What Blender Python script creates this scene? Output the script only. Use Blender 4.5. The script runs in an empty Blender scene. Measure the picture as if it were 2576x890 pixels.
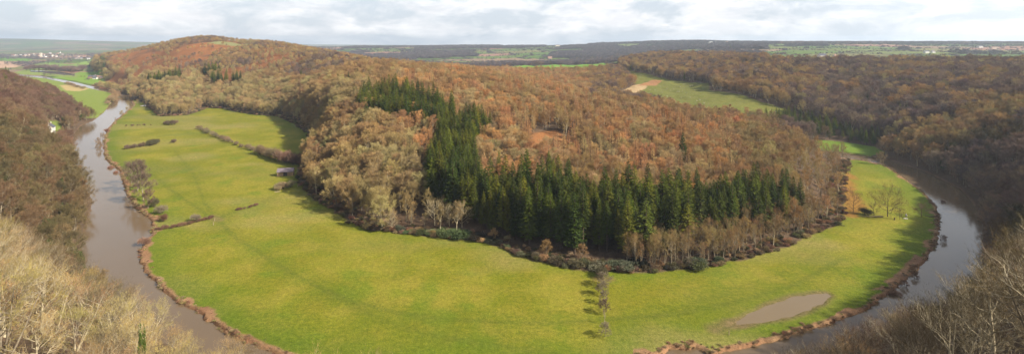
import bpy, bmesh, math, random
import numpy as np
from mathutils import Vector, Matrix

# ------------------------------------------------------------------ camera
F, H, PX0, PY0 = 1288.0, 100.0, 1288.0, 105.0      # picture frame 2576 x 890 units, level camera 100 m above the river
scene = bpy.context.scene
cam_d = bpy.data.cameras.new("camera")
cam = bpy.data.objects.new("camera", cam_d)
scene.collection.objects.link(cam)
cam.location = (0, 0, H)
cam.rotation_euler = (math.radians(90), 0, 0)
cam_d.sensor_width = 36.0
cam_d.lens = 18.0
cam_d.shift_y = -(445.0 - PY0) / 2576.0
cam_d.clip_start = 0.5
cam_d.clip_end = 60000
scene.camera = cam

# ------------------------------------------------------------------ light
SUN_EL = math.radians(34)
SUN_V = Vector((0.93, -0.34, 0)).normalized()
SUN_AZ = math.atan2(SUN_V.x, SUN_V.y)
scene.view_settings.view_transform = 'Standard'
scene.view_settings.look = 'None'
scene.view_settings.exposure = 0.78
scene.view_settings.gamma = 1.0
world = bpy.data.worlds.new("World")
scene.world = world
world.use_nodes = True


def nd(nt, kind, **kw):
    n = nt.nodes.new(kind)
    for k, v in kw.items():
        if k == 'inp':
            for i, val in v.items():
                n.inputs[i].default_value = val
        else:
            setattr(n, k, v)
    return n


def build_world():
    nt = world.node_tree
    nt.nodes.clear()
    L = nt.links.new
    out = nd(nt, 'ShaderNodeOutputWorld')
    bg = nd(nt, 'ShaderNodeBackground', inp={'Strength': 0.1})
    sky = nd(nt, 'ShaderNodeTexSky', sky_type='NISHITA', sun_disc=False)
    sky.sun_elevation = SUN_EL
    sky.sun_rotation = SUN_AZ
    sky.air_density = 1.0
    sky.dust_density = 1.5
    sky.ozone_density = 1.0
    tc = nd(nt, 'ShaderNodeTexCoord')
    sep = nd(nt, 'ShaderNodeSeparateXYZ')
    L(tc.outputs['Generated'], sep.inputs[0])
    mp = nd(nt, 'ShaderNodeMapping')
    mp.inputs['Scale'].default_value = (1, 1, 3.0)
    L(tc.outputs['Generated'], mp.inputs['Vector'])
    n1 = nd(nt, 'ShaderNodeTexNoise', inp={'Scale': 7.5, 'Detail': 8.0, 'Roughness': 0.6, 'Distortion': 0.3})
    L(mp.outputs[0], n1.inputs['Vector'])
    n2 = nd(nt, 'ShaderNodeTexNoise', inp={'Scale': 19.0, 'Detail': 7.0, 'Roughness': 0.55, 'Distortion': 0.2})
    L(mp.outputs[0], n2.inputs['Vector'])
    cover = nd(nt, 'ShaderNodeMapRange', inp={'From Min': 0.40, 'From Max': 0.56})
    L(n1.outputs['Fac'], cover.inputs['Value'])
    shade = nd(nt, 'ShaderNodeMapRange', inp={'From Min': 0.38, 'From Max': 0.62})
    L(n2.outputs['Fac'], shade.inputs['Value'])
    ccol = nd(nt, 'ShaderNodeMix', data_type='RGBA')
    ccol.inputs[6].default_value = (5.9, 5.9, 6.05, 1)
    ccol.inputs[7].default_value = (7.2, 7.1, 7.1, 1)
    L(shade.outputs[0], ccol.inputs[0])
    # thin veil towards the sun side and the horizon
    veil = nd(nt, 'ShaderNodeMix', data_type='RGBA', inp={0: 0.72})
    veil.inputs[7].default_value = (5.1, 5.6, 6.3, 1)
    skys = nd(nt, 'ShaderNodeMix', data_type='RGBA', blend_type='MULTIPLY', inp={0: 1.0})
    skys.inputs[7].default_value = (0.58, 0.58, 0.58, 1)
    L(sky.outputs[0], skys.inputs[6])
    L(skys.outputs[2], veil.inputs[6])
    clear = nd(nt, 'ShaderNodeMapRange', inp={'From Min': 0.12, 'From Max': 0.45, 'To Min': 1.0, 'To Max': 0.22})  # unseen upper sky cleared of cloud to weaken the ambient light
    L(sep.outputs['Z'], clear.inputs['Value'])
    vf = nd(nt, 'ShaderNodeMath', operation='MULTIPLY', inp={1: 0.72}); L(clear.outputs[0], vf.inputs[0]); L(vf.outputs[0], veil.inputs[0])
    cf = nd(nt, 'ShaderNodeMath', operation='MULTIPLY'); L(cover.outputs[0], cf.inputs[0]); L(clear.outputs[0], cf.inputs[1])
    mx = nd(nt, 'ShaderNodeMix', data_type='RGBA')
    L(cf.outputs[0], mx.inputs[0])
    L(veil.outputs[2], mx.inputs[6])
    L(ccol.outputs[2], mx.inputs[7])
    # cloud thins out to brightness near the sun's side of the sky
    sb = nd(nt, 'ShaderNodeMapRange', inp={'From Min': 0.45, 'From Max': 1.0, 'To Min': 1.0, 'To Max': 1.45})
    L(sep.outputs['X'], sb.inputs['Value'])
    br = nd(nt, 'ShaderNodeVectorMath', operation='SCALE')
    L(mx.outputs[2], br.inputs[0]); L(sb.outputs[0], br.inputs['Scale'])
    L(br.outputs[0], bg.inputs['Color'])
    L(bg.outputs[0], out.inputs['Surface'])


build_world()
sun_d = bpy.data.lights.new("sun", 'SUN')
sun_d.energy = 5.0
sun_d.angle = math.radians(0.6)
sun_d.color = (1.0, 0.93, 0.80)
sun = bpy.data.objects.new("sun", sun_d)
scene.collection.objects.link(sun)
to_sun = Vector((SUN_V.x * math.cos(SUN_EL), SUN_V.y * math.cos(SUN_EL), math.sin(SUN_EL)))
sun.rotation_euler = to_sun.to_track_quat('Z', 'Y').to_euler()
scene.cycles.max_bounces = 4
scene.cycles.diffuse_bounces = 2
scene.cycles.glossy_bounces = 2
scene.cycles.transmission_bounces = 1
scene.cycles.volume_bounces = 0
scene.cycles.use_denoising = True

col = scene.collection
rng = np.random.default_rng(11)
random.seed(5)


def tag(o, label=None, cat=None, group=None, kind=None):
    if label: o['label'] = label
    if cat: o['category'] = cat
    if group: o['group'] = group
    if kind: o['kind'] = kind
    return o


def empty(name, loc, rz=0.0, sc=1.0):
    o = bpy.data.objects.new(name, None)
    o.empty_display_size = 0.5
    o.location = loc
    o.rotation_euler = (0, 0, rz)
    o.scale = (sc, sc, sc) if not hasattr(sc, '__len__') else sc
    col.objects.link(o)
    return o


def link_mesh(name, me, parent=None):
    o = bpy.data.objects.new(name, me)
    col.objects.link(o)
    if parent is not None:
        o.parent = parent
    return o


# ------------------------------------------------------------------ materials
def principled(name, color=(0.5, 0.5, 0.5), rough=0.9, spec=0.2):
    m = bpy.data.materials.new(name)
    m.use_nodes = True
    nt = m.node_tree
    b = nt.nodes['Principled BSDF']
    b.inputs['Base Color'].default_value = (*color, 1)
    b.inputs['Roughness'].default_value = rough
    b.inputs['Specular IOR Level'].default_value = spec
    return m, nt, b


def noisy(name, c1, c2, scale=1.0, rough=0.9, bump=0.0, detail=5.0):
    m, nt, b = principled(name, c1, rough)
    L = nt.links.new
    tc = nd(nt, 'ShaderNodeTexCoord')
    n = nd(nt, 'ShaderNodeTexNoise', inp={'Scale': scale, 'Detail': detail, 'Roughness': 0.6})
    L(tc.outputs['Object'], n.inputs['Vector'])
    r = nd(nt, 'ShaderNodeMapRange', inp={'From Min': 0.35, 'From Max': 0.65})
    L(n.outputs['Fac'], r.inputs['Value'])
    mx = nd(nt, 'ShaderNodeMix', data_type='RGBA')
    mx.inputs[6].default_value = (*c1, 1); mx.inputs[7].default_value = (*c2, 1)
    L(r.outputs[0], mx.inputs[0]); L(mx.outputs[2], b.inputs['Base Color'])
    if bump:
        bp = nd(nt, 'ShaderNodeBump', inp={'Strength': bump, 'Distance': 0.05})
        L(n.outputs['Fac'], bp.inputs['Height']); L(bp.outputs[0], b.inputs['Normal'])
    return m


def tinted(name, var=0.25, scale=0.35, rough=0.85, transl=0.0):
    """foliage or twigs: the plant's own tint, varied from clump to clump"""
    m, nt, b = principled(name, (0.2, 0.15, 0.1), rough, 0.1)
    L = nt.links.new
    at = nd(nt, 'ShaderNodeAttribute', attribute_type='INSTANCER', attribute_name='tint')
    tc = nd(nt, 'ShaderNodeTexCoord')
    n = nd(nt, 'ShaderNodeTexNoise', inp={'Scale': scale, 'Detail': 3.0})
    L(tc.outputs['Object'], n.inputs['Vector'])
    r = nd(nt, 'ShaderNodeMapRange', inp={'From Min': 0.3, 'From Max': 0.7, 'To Min': 1 - var, 'To Max': 1 + var})
    L(n.outputs['Fac'], r.inputs['Value'])
    s = nd(nt, 'ShaderNodeVectorMath', operation='SCALE')
    L(at.outputs['Vector'], s.inputs[0]); L(r.outputs[0], s.inputs['Scale'])
    L(s.outputs[0], b.inputs['Base Color'])
    return m


M_TWIG = tinted("bare_twigs", 0.22)
M_NEEDLE = tinted("needles", 0.35, 0.5)
M_BARK = noisy("pale_bark", (0.30, 0.25, 0.17), (0.16, 0.12, 0.08), 1.3, 0.95)
M_BARKD = noisy("dark_bark", (0.13, 0.09, 0.06), (0.07, 0.05, 0.035), 1.3, 0.95)
M_BARKW = noisy("bleached_bark", (0.56, 0.47, 0.31), (0.27, 0.22, 0.14), 1.3, 0.95)

# ------------------------------------------------------------------ plan of the valley
def w(px, py, z=0.0):
    Y = F * (H - z) / (py - PY0)
    return ((px - PX0) / F * Y, Y)


def wl(pts, z=0.0):
    return np.array([w(a, b, z) for a, b in pts])


def yl(pts):                                   # (bearing column, distance) pairs
    return np.array([((a - PX0) / F * b, b) for a, b in pts])


FOOT = [(337, 252), (362, 258), (385, 280), (405, 293), (470, 290), (500, 280), (520, 272), (560, 273), (600, 282),
        (650, 290), (700, 293), (740, 312), (772, 335), (785, 360), (772, 390), (757, 420), (748, 450), (762, 470),
        (790, 500), (840, 530), (880, 555), (930, 575), (1000, 588), (1060, 592), (1130, 598), (1200, 605), (1260, 622),
        (1320, 645), (1400, 668), (1480, 680), (1560, 682), (1640, 685), (1720, 680), (1800, 668), (1880, 650),
        (1960, 625), (2040, 592), (2100, 565), (2125, 545), (2120, 500), (2125, 460), (2130, 425), (2140, 405)]
BANK = [(2146, 400), (2183, 405), (2220, 414), (2256, 433), (2288, 457), (2322, 480), (2341, 499), (2357, 520),
        (2362, 546), (2363, 570), (2355, 610), (2330, 650), (2290, 690), (2240, 730), (2180, 775), (2100, 805),
        (2000, 835), (1920, 860), (1850, 872), (1790, 890), (1750, 868), (1690, 874), (1655, 890), (1500, 915), (1200, 935),
        (900, 930), (760, 905), (700, 888), (650, 868), (610, 850), (560, 825), (500, 785), (440, 750), (400, 715),
        (370, 690), (352, 650), (350, 625), (385, 582), (378, 548), (345, 520), (320, 490), (310, 460), (300, 425),
        (270, 402), (262, 385), (262, 350), (270, 325), (288, 305), (312, 285), (337, 264)]
FARBANK = [(322, 239), (296, 234), (236, 217), (189, 206), (139, 197), (107, 191), (40, 186), (40, 190), (107, 196), (139, 202),
           (189, 213), (236, 224), (282, 234), (296, 240), (290, 250), (275, 264), (262, 281), (241, 297), (235, 301),
           (203, 315), (174, 350), (174, 391), (196, 426), (215, 470), (233, 500), (225, 540), (204, 600), (195, 650),
           (215, 690), (280, 760), (400, 850), (520, 910), (650, 960), (850, 1010), (1100, 1040), (1400, 1040),
           (1700, 1010), (1950, 960), (2150, 900), (2300, 850), (2400, 800), (2455, 740), (2470, 680), (2472, 600),
           (2468, 545), (2450, 510), (2415, 472), (2370, 449), (2325, 428), (2240, 401), (2190, 391), (2103, 378),
           (1960, 374), (1960, 388), (2090, 392)]
P_MEADOW = wl(FOOT + BANK)
P_RIVER = wl(BANK + FARBANK)
P_LFIELD = wl([(283, 229), (292, 248), (275, 262), (262, 280), (241, 296), (215, 300), (150, 240), (60, 205), (20, 198), (60, 190), (107, 196), (189, 213), (236, 224)])
P_RDARK = wl([(2060, 352), (2093, 354), (2201, 369), (2230, 385), (2190, 391), (2103, 378), (2000, 372)])
P_MID = yl([(1560, 1150), (1589, 1110), (1659, 980), (1782, 850), (1784, 780), (1871, 700), (1917, 655), (1999, 612),
            (1980, 570), (1866, 565), (1741, 590), (1640, 640), (1540, 740), (1600, 900)])
P_MIDTAN = yl([(1530, 740), (1590, 890), (1622, 900), (1628, 865), (1568, 700)])
P_MIDORG = yl([(1605, 880), (1640, 960), (1668, 940), (1650, 870)])
P_GREEN = yl([(1225, 1180), (1310, 1160), (1400, 1190), (1470, 1180), (1520, 1330), (1520, 1700), (1400, 1640), (1240, 1420)])
P_GTAN = yl([(1383, 1250), (1400, 1260), (1422, 1400), (1412, 1400)])
P_LPLAIN = wl([(20, 198), (60, 190), (236, 215), (310, 232), (328, 226), (262, 203), (238, 188), (225, 170), (222, 150), (215, 128), (-200, 128), (-200, 170)])
P_CLEAR = yl([(1310, 375), (1345, 430), (1400, 445), (1445, 410), (1440, 385), (1370, 365)])
P_ORANGE1 = wl([(2120, 420), (2120, 545), (2160, 545), (2180, 520), (2165, 490), (2150, 470), (2150, 445)])
P_POND = wl([(1832, 819), (1870, 795), (1930, 768), (2000, 745), (2050, 736), (2080, 736), (2090, 743), (2075, 757), (2040, 775), (1990, 793), (1930, 808), (1870, 816)])
P_GARDEN = yl([(128, 500), (160, 500), (170, 545), (150, 590), (125, 560)])
P_HILLTOP = yl([(520, 1330), (640, 1280), (655, 1330), (560, 1400)])
TRACKS = [([(330, 430), (385, 440), (440, 485), (520, 540), (545, 550), (590, 595), (660, 640), (730, 685), (820, 730), (900, 762),
            (990, 785), (1100, 800), (1250, 811), (1400, 812), (1530, 802), (1700, 790), (1850, 760), (2000, 715), (2120, 650)], 1.0, 1.0),
          ([(820, 730), (900, 775), (960, 805), (1050, 832), (1150, 852), (1280, 872), (1400, 890)], 1.1, 0.7),
          ([(440, 380), (480, 430), (500, 470), (515, 510), (545, 550)], 0.8, 0.7),
          ([(285, 300), (268, 345), (275, 390), (310, 420), (360, 440), (385, 440)], 1.5, 0.7),
          ([(400, 715), (440, 735), (520, 790), (600, 830), (700, 862), (850, 885), (1000, 890)], 1.3, 0.6),
          ([(1640, 800), (1800, 745), (1960, 690), (2090, 625)], 1.2, 0.4),
          ([(360, 290), (430, 320), (520, 345), (600, 372), (640, 400)], 1.0, 0.35),
          ([(545, 550), (650, 515), (720, 475)], 0.8, 0.5),
          ([(1020, 590), (1008, 650), (1000, 700)], 2.0, 0.3)]


def sdf(poly, X, Y):
    """signed distance to a closed outline, negative inside"""
    d2 = np.full(X.shape, 1e18)
    ins = np.zeros(X.shape, bool)
    n = len(poly)
    for i in range(n):
        ax, ay = poly[i]; bx, by = poly[(i + 1) % n]
        ex, ey = bx - ax, by - ay
        wx, wy = X - ax, Y - ay
        t = np.clip((wx * ex + wy * ey) / (ex * ex + ey * ey + 1e-12), 0, 1)
        d2 = np.minimum(d2, (wx - t * ex) ** 2 + (wy - t * ey) ** 2)
        if ay != by:
            c = ((ay > Y) != (by > Y)) & (X < (bx - ax) * (Y - ay) / (by - ay) + ax)
            ins ^= c
    return np.where(ins, -1, 1) * np.sqrt(d2)


def pdist(line, X, Y):
    d2 = np.full(X.shape, 1e18)
    for i in range(len(line) - 1):
        ax, ay = line[i]; bx, by = line[i + 1]
        ex, ey = bx - ax, by - ay
        wx, wy = X - ax, Y - ay
        t = np.clip((wx * ex + wy * ey) / (ex * ex + ey * ey + 1e-12), 0, 1)
        d2 = np.minimum(d2, (wx - t * ex) ** 2 + (wy - t * ey) ** 2)
    return np.sqrt(d2)


def near(poly, X, Y, pad, fn=sdf):
    """fn evaluated only in the outline's neighbourhood; far = large"""
    out = np.full(X.shape, 1e6)
    m = (X > poly[:, 0].min() - pad) & (X < poly[:, 0].max() + pad) & (Y > poly[:, 1].min() - pad) & (Y < poly[:, 1].max() + pad)
    if m.any():
        out[m] = fn(poly, X[m], Y[m])
    return out


def sst(a, b, x):
    t = np.clip((x - a) / (b - a), 0, 1)
    return t * t * (3 - 2 * t)


def hash2(i, j, s=0):
    v = np.sin(i * 127.1 + j * 311.7 + s * 74.7) * 43758.5453
    return v - np.floor(v)


def vnoise(X, Y, s=0):
    xi, yi = np.floor(X), np.floor(Y)
    fx, fy = X - xi, Y - yi
    fx = fx * fx * (3 - 2 * fx); fy = fy * fy * (3 - 2 * fy)
    a = hash2(xi, yi, s); b = hash2(xi + 1, yi, s); c = hash2(xi, yi + 1, s); d = hash2(xi + 1, yi + 1, s)
    return (a * (1 - fx) + b * fx) * (1 - fy) + (c * (1 - fx) + d * fx) * fy


def fbm(X, Y, s=0, o=4):
    t = 0; a = 0.5; n = 0
    for k in range(o):
        t = t + a * vnoise(X * 2 ** k + 17 * k, Y * 2 ** k - 9 * k, s + k); n += a; a *= 0.5
    return t / n


# relief: bearing column -> (distance, height)
RELIEF = {
    -900: [(60, 66), (110, 60), (200, 62), (350, 66), (600, 70), (1000, 55), (2500, 15), (6000, 0), (13000, 60)],
    -400: [(60, 60), (110, 48), (200, 46), (350, 56), (600, 64), (1000, 48), (2500, 5), (6000, 0), (13000, 120)],
    0: [(60, 56), (85, 42), (110, 32), (150, 26), (200, 23), (300, 31), (400, 37), (500, 43), (650, 50), (800, 40), (1000, 12), (1300, 0), (2900, 0), (7000, 0), (8500, 120), (10500, 178), (13000, 150)],
    150: [(60, 53), (85, 38), (110, 25), (150, 19), (200, 13), (260, 10), (350, 12), (480, 6), (550, 5), (650, 13), (750, 12), (900, 4), (1100, 0), (2900, 0), (6500, 0), (8500, 112), (10500, 135), (13000, 120)],
    300: [(60, 50), (85, 33), (110, 22), (140, 12), (170, 2), (976, 0), (1120, 0), (1300, 24), (1700, 62), (2100, 40), (3000, 0), (6500, 0), (9500, 95), (13000, 90)],
    430: [(60, 48), (110, 18), (140, 6), (700, 1), (800, 12), (1000, 36), (1200, 63), (1500, 96), (1800, 85), (2600, 10), (6500, 10), (11000, 80)],
    500: [(60, 47), (110, 17), (140, 4), (760, 1), (900, 21), (1100, 55), (1300, 90), (1450, 111), (1700, 105), (2600, 15), (6000, 30), (11000, 70)],
    600: [(60, 47), (110, 17), (140, 4), (740, 1), (900, 29), (1100, 62), (1350, 93), (1450, 99), (1700, 92), (2600, 15), (5000, 45), (9000, 0)],
    700: [(60, 47), (110, 17), (140, 3), (700, 1), (850, 31), (1000, 56), (1250, 87), (1350, 93), (1600, 84), (2600, 15), (5000, 50), (7000, 20), (9000, 0)],
    800: [(60, 47), (110, 17), (140, 3), (375, 1), (450, 13), (600, 30), (800, 50), (1000, 75), (1150, 76), (1300, 70), (2600, 12), (4600, 46), (6500, 20), (9000, 0)],
    900: [(60, 47), (110, 17), (140, 3), (290, 2), (350, 13), (430, 28), (550, 42), (700, 55), (850, 64), (1100, 60), (2500, 10), (4600, 50), (6500, 20), (9000, 0)],
    1050: [(60, 47), (110, 17), (140, 3), (272, 2), (330, 11), (400, 24), (500, 38), (600, 48), (700, 55), (900, 50), (1300, 25), (2300, 8), (3300, 22), (4600, 50), (6500, 20), (9000, 0)],
    1200: [(60, 47), (110, 17), (140, 3), (262, 2), (320, 10), (400, 23), (500, 36), (620, 48), (800, 42), (1300, 29), (2300, 6), (3300, 25), (4600, 62), (6500, 20), (9000, 0)],
    1350: [(60, 47), (110, 17), (140, 3), (240, 1), (300, 9), (400, 20), (500, 30), (600, 40), (750, 30), (1000, 24), (1300, 31), (1600, 27), (2300, 5), (3300, 30), (4600, 58), (6500, 20), (9000, 0)],
    1500: [(60, 47), (110, 17), (140, 3), (230, 1), (300, 8), (400, 18), (500, 26), (570, 27), (700, 18), (950, 24), (1300, 32), (1600, 28), (2300, 8), (3300, 40), (4300, 78), (6500, 20), (9000, 0)],
    1650: [(60, 47), (110, 18), (140, 3), (230, 1), (300, 7), (400, 15), (500, 23), (560, 20), (650, 17), (720, 20), (970, 29), (1200, 45), (1400, 55), (2000, 45), (3000, 50), (4000, 94), (6500, 20), (9000, 0)],
    1750: [(60, 47), (110, 18), (140, 3), (230, 1), (300, 6), (400, 13), (480, 18), (560, 14), (620, 17), (850, 27), (1000, 42), (1250, 58), (1500, 58), (2200, 55), (4000, 99), (6500, 20), (9000, 0)],
    1900: [(60, 48), (110, 20), (140, 5), (245, 1), (300, 5), (380, 9), (440, 13), (520, 8), (600, 16), (650, 21), (800, 40), (1000, 57), (1300, 50), (1700, 52), (2100, 60), (2600, 71), (3300, 85), (4300, 78), (6500, 20), (9000, 0)],
    2000: [(60, 50), (85, 35), (100, 25), (140, 6), (262, 1), (330, 6), (400, 11), (460, 5), (530, 2), (590, 8), (620, 17), (700, 28), (850, 48), (1000, 58), (1300, 50), (1700, 52), (2100, 60), (2600, 71), (3300, 85), (4300, 78), (6500, 20), (9000, 0)],
    2100: [(60, 52), (85, 37), (110, 23), (150, 6), (285, 0), (340, 4), (400, 4), (460, 0), (520, 0), (600, 14), (700, 30), (850, 48), (1000, 58), (1300, 50), (1700, 52), (2100, 60), (2600, 71), (3300, 85), (4300, 78), (6500, 20), (9000, 0)],
    2200: [(60, 55), (85, 40), (110, 25), (150, 9), (180, 0), (450, 0), (500, 1), (560, 12), (650, 27), (750, 40), (900, 54), (1300, 50), (1700, 52), (2100, 60), (2600, 71), (3300, 85), (4300, 78), (6500, 20), (9000, 0)],
    2300: [(60, 57), (85, 42), (110, 27), (150, 11), (185, 0), (400, 0), (450, 12), (520, 22), (600, 33), (750, 46), (900, 56), (1300, 50), (1700, 52), (2100, 60), (2600, 71), (3300, 85), (4300, 78), (6500, 20), (9000, 0)],
    2400: [(60, 58), (85, 44), (110, 29), (150, 13), (180, 3), (340, 0), (400, 12), (480, 26), (600, 40), (750, 51), (900, 58), (1300, 50), (1700, 52), (2100, 60), (2600, 71), (3300, 85), (4300, 78), (6500, 20), (9000, 0)],
    2500: [(60, 60), (85, 47), (110, 31), (150, 19), (200, 8), (240, 5), (300, 6), (350, 14), (420, 27), (500, 38), (600, 48), (750, 56), (900, 60), (1300, 50), (1700, 52), (2100, 60), (2600, 71), (3300, 85), (4300, 78), (6500, 20), (9000, 0)],
    2600: [(60, 62), (85, 50), (120, 35), (150, 30), (200, 23), (250, 22), (300, 25), (400, 39), (500, 48), (650, 56), (800, 60), (1300, 50), (1700, 52), (2100, 60), (2600, 71), (3300, 85), (4300, 78), (6500, 20), (9000, 0)],
    3000: [(60, 68), (120, 50), (200, 42), (300, 42), (400, 50), (700, 66), (1500, 70), (3500, 74), (7000, 72)],
    3700: [(60, 78), (120, 64), (200, 58), (350, 60), (700, 76), (1500, 74), (3500, 74), (7000, 72)],
}
cp = []
for pxc, lst in RELIEF.items():
    u = (pxc - PX0) / F
    for (Yc, zc) in lst:
        cp.append((math.atan(u), math.log(Yc * math.hypot(1, u)), zc))
    th = math.atan(u)
    cp += [(th, math.log(3), 97.4), (th, math.log(12), 90), (th, math.log(30), 76)]
for th in (-3.3, -2.8, -2.3, -1.8, -1.4, 1.4, 1.8, 2.3, 2.8, 3.3):
    for r_, z_ in ((3, 97.5), (12, 96), (40, 94), (120, 92), (400, 90), (1500, 80), (5000, 60), (14000, 60)):
        cp.append((th, math.log(r_), z_))
cp = np.array(cp)
TS = 2.0
A_ = np.stack([cp[:, 0] * TS, cp[:, 1]], 1)
D_ = np.sqrt(((A_[:, None] - A_[None]) ** 2).sum(-1))
wgt = np.linalg.solve(np.block([[D_, np.ones((len(cp), 1))], [np.ones((1, len(cp))), np.zeros((1, 1))]]), np.append(cp[:, 2], 0))
GT = np.linspace(-math.pi, math.pi, 721)
GR = np.linspace(math.log(2.0), math.log(16000), 460)
gt, gr = np.meshgrid(GT, GR, indexing='ij')
RB = np.full(gt.shape, wgt[-1])
for k in range(len(cp)):
    RB += wgt[k] * np.sqrt((gt * TS - A_[k, 0]) ** 2 + (gr - A_[k, 1]) ** 2)
for _ in range(3):                                   # round the relief off
    RB[1:-1, 1:-1] = (RB[1:-1, 1:-1] * 2 + RB[:-2, 1:-1] + RB[2:, 1:-1] + RB[1:-1, :-2] + RB[1:-1, 2:]) / 6
P_FLAT = [P_MEADOW, P_RIVER, P_LFIELD, P_RDARK, P_LPLAIN]
WATER_Z = -0.9


def relief(X, Y):
    t = (np.arctan2(X, Y) + math.pi) / (2 * math.pi) * (len(GT) - 1)
    r = (np.log(np.maximum(np.hypot(X, Y), 2.01)) - GR[0]) / (GR[-1] - GR[0]) * (len(GR) - 1)
    t = np.clip(t, 0, len(GT) - 1.001); r = np.clip(r, 0, len(GR) - 1.001)
    i = t.astype(int); j = r.astype(int); a = t - i; b = r - j
    return (RB[i, j] * (1 - a) * (1 - b) + RB[i + 1, j] * a * (1 - b) + RB[i, j + 1] * (1 - a) * b + RB[i + 1, j + 1] * a * b)


def height(X, Y):
    X = np.asarray(X, float); Y = np.asarray(Y, float)
    h = np.maximum(relief(X, Y), 0.0)
    R = np.hypot(X, Y)
    d = np.full(X.shape, 1e6)
    for p in P_FLAT:
        d = np.minimum(d, near(p, X, Y, 60))
    m = sst(0, 26, d)
    h = h * m + m * np.clip(R / 400, 0.2, 3) * 1.6 * (fbm(X / 38, Y / 38, 3) - 0.5) * 2 * (R < 9000)
    h += (1 - m) * (fbm(X / 30, Y / 30, 8, 3) - 0.5) * 0.5 * (R < 1500)
    # a swell in the far part of the meadow
    ds = near(P_RIVER, X, Y, 30)
    dj = ds + (vnoise(X / 3.0, Y / 3.0, 5) - 0.5) * 1.6 * (R < 400)
    h = h - 1.7 * sst(0.9, -0.7, dj) - 1.6 * sst(-0.5, -5, dj)
    dp = near(P_POND, X, Y, 30)
    h = h - 0.5 * sst(2.2, -2.8, dp + (vnoise(X / 3.5, Y / 2.0, 15) - 0.5) * 1.3)
    return h


def h1(x, y):
    return float(height(np.array([x]), np.array([y]))[0])


YS = np.exp(np.linspace(math.log(70), math.log(13500), 1400))


def hit(px, py):
    """the point of the ground seen at a place in the frame"""
    u = (px - PX0) / F
    zr = H - (py - PY0) * YS / F
    hh = height(u * YS, YS)
    k = np.argmax(hh >= zr) if (hh >= zr).any() else len(YS) - 1
    return u * YS[k], YS[k], float(hh[k])


# ------------------------------------------------------------------ land cover
FC = 270.0


def fieldcells(X, Y):
    """patchwork of far fields: (cell hash, distance to the hedge line)"""
    a = math.radians(24)
    xs = (X * math.cos(a) + Y * math.sin(a) + 60 * (fbm(X / 400, Y / 400, 21, 2) - .5)) / (FC * 1.5)
    ys = (-X * math.sin(a) + Y * math.cos(a) + 60 * (fbm(X / 400, Y / 400, 31, 2) - .5)) / FC
    xi, yi = np.floor(xs), np.floor(ys)
    b1 = np.full(X.shape, 9.0); b2 = np.full(X.shape, 9.0); hv = np.zeros(X.shape); sx = np.zeros(X.shape); sy = np.zeros(X.shape)
    for di in (-1, 0, 1):
        for dj in (-1, 0, 1):
            ci, cj = xi + di, yi + dj
            qx = ci + 0.5 + 0.7 * (hash2(ci, cj, 1) - .5); qy = cj + 0.5 + 0.7 * (hash2(ci, cj, 2) - .5)
            dd = np.maximum(np.abs(qx - xs), np.abs(qy - ys)) + 0.25 * np.hypot(qx - xs, qy - ys)
            c = dd < b1
            b2 = np.where(c, b1, np.minimum(b2, dd)); hv = np.where(c, hash2(ci, cj, 3), hv); b1 = np.where(c, dd, b1)
    return hv, (b2 - b1) * FC * 0.55


def farwood(X, Y):
    """is this place of the far country wooded"""
    hv, _ = fieldcells(X, Y)
    n = fbm(X / 420, Y / 420, 41, 3)
    R = np.hypot(X, Y)
    px = PX0 + F * X / np.maximum(Y, 1)
    bias = np.where((px > 1480) & (px < 1930) & (R > 2600), 0.17, 0.0) + np.where((px > 1930) & (Y > 3250), 0.3, 0.0)
    bias = bias - np.where((px > 1930) & (R < 3250 * np.maximum(1, np.hypot(1, (px - PX0) / F))), 0.20, 0.0) - np.where((px > 830) & (px < 1500) & (R > 2000), 0.03, 0.0) - np.where((px < 360), 0.05, 0.0) + np.where((px < 420) & (R > 4200), 0.03, 0.0) - np.where(R > 6500, 0.08, 0.0)
    bias = bias + np.where((px > 820) & (px < 1050) & (R > 1100) & (R < 3000), 0.2, 0.0)
    return (n + bias + 0.22 * (hv - 0.5)) > 0.585


C_GRASS = np.array((0.166, 0.162, 0.011)); C_GRASS2 = np.array((0.220, 0.196, 0.021)); C_GREEN = np.array((0.106, 0.146, 0.010))
C_LITTER = np.array((0.105, 0.068, 0.042)); C_BRACK = np.array((0.36, 0.135, 0.042)); C_EARTH = np.array((0.20, 0.095, 0.052))
C_TRACK = np.array((0.088, 0.100, 0.016)); C_TAN = np.array((0.42, 0.29, 0.15)); C_BED = np.array((0.07, 0.05, 0.03))


def mixc(c, k, m):
    return c * (1 - m[:, None]) + np.asarray(k) * m[:, None]


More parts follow.
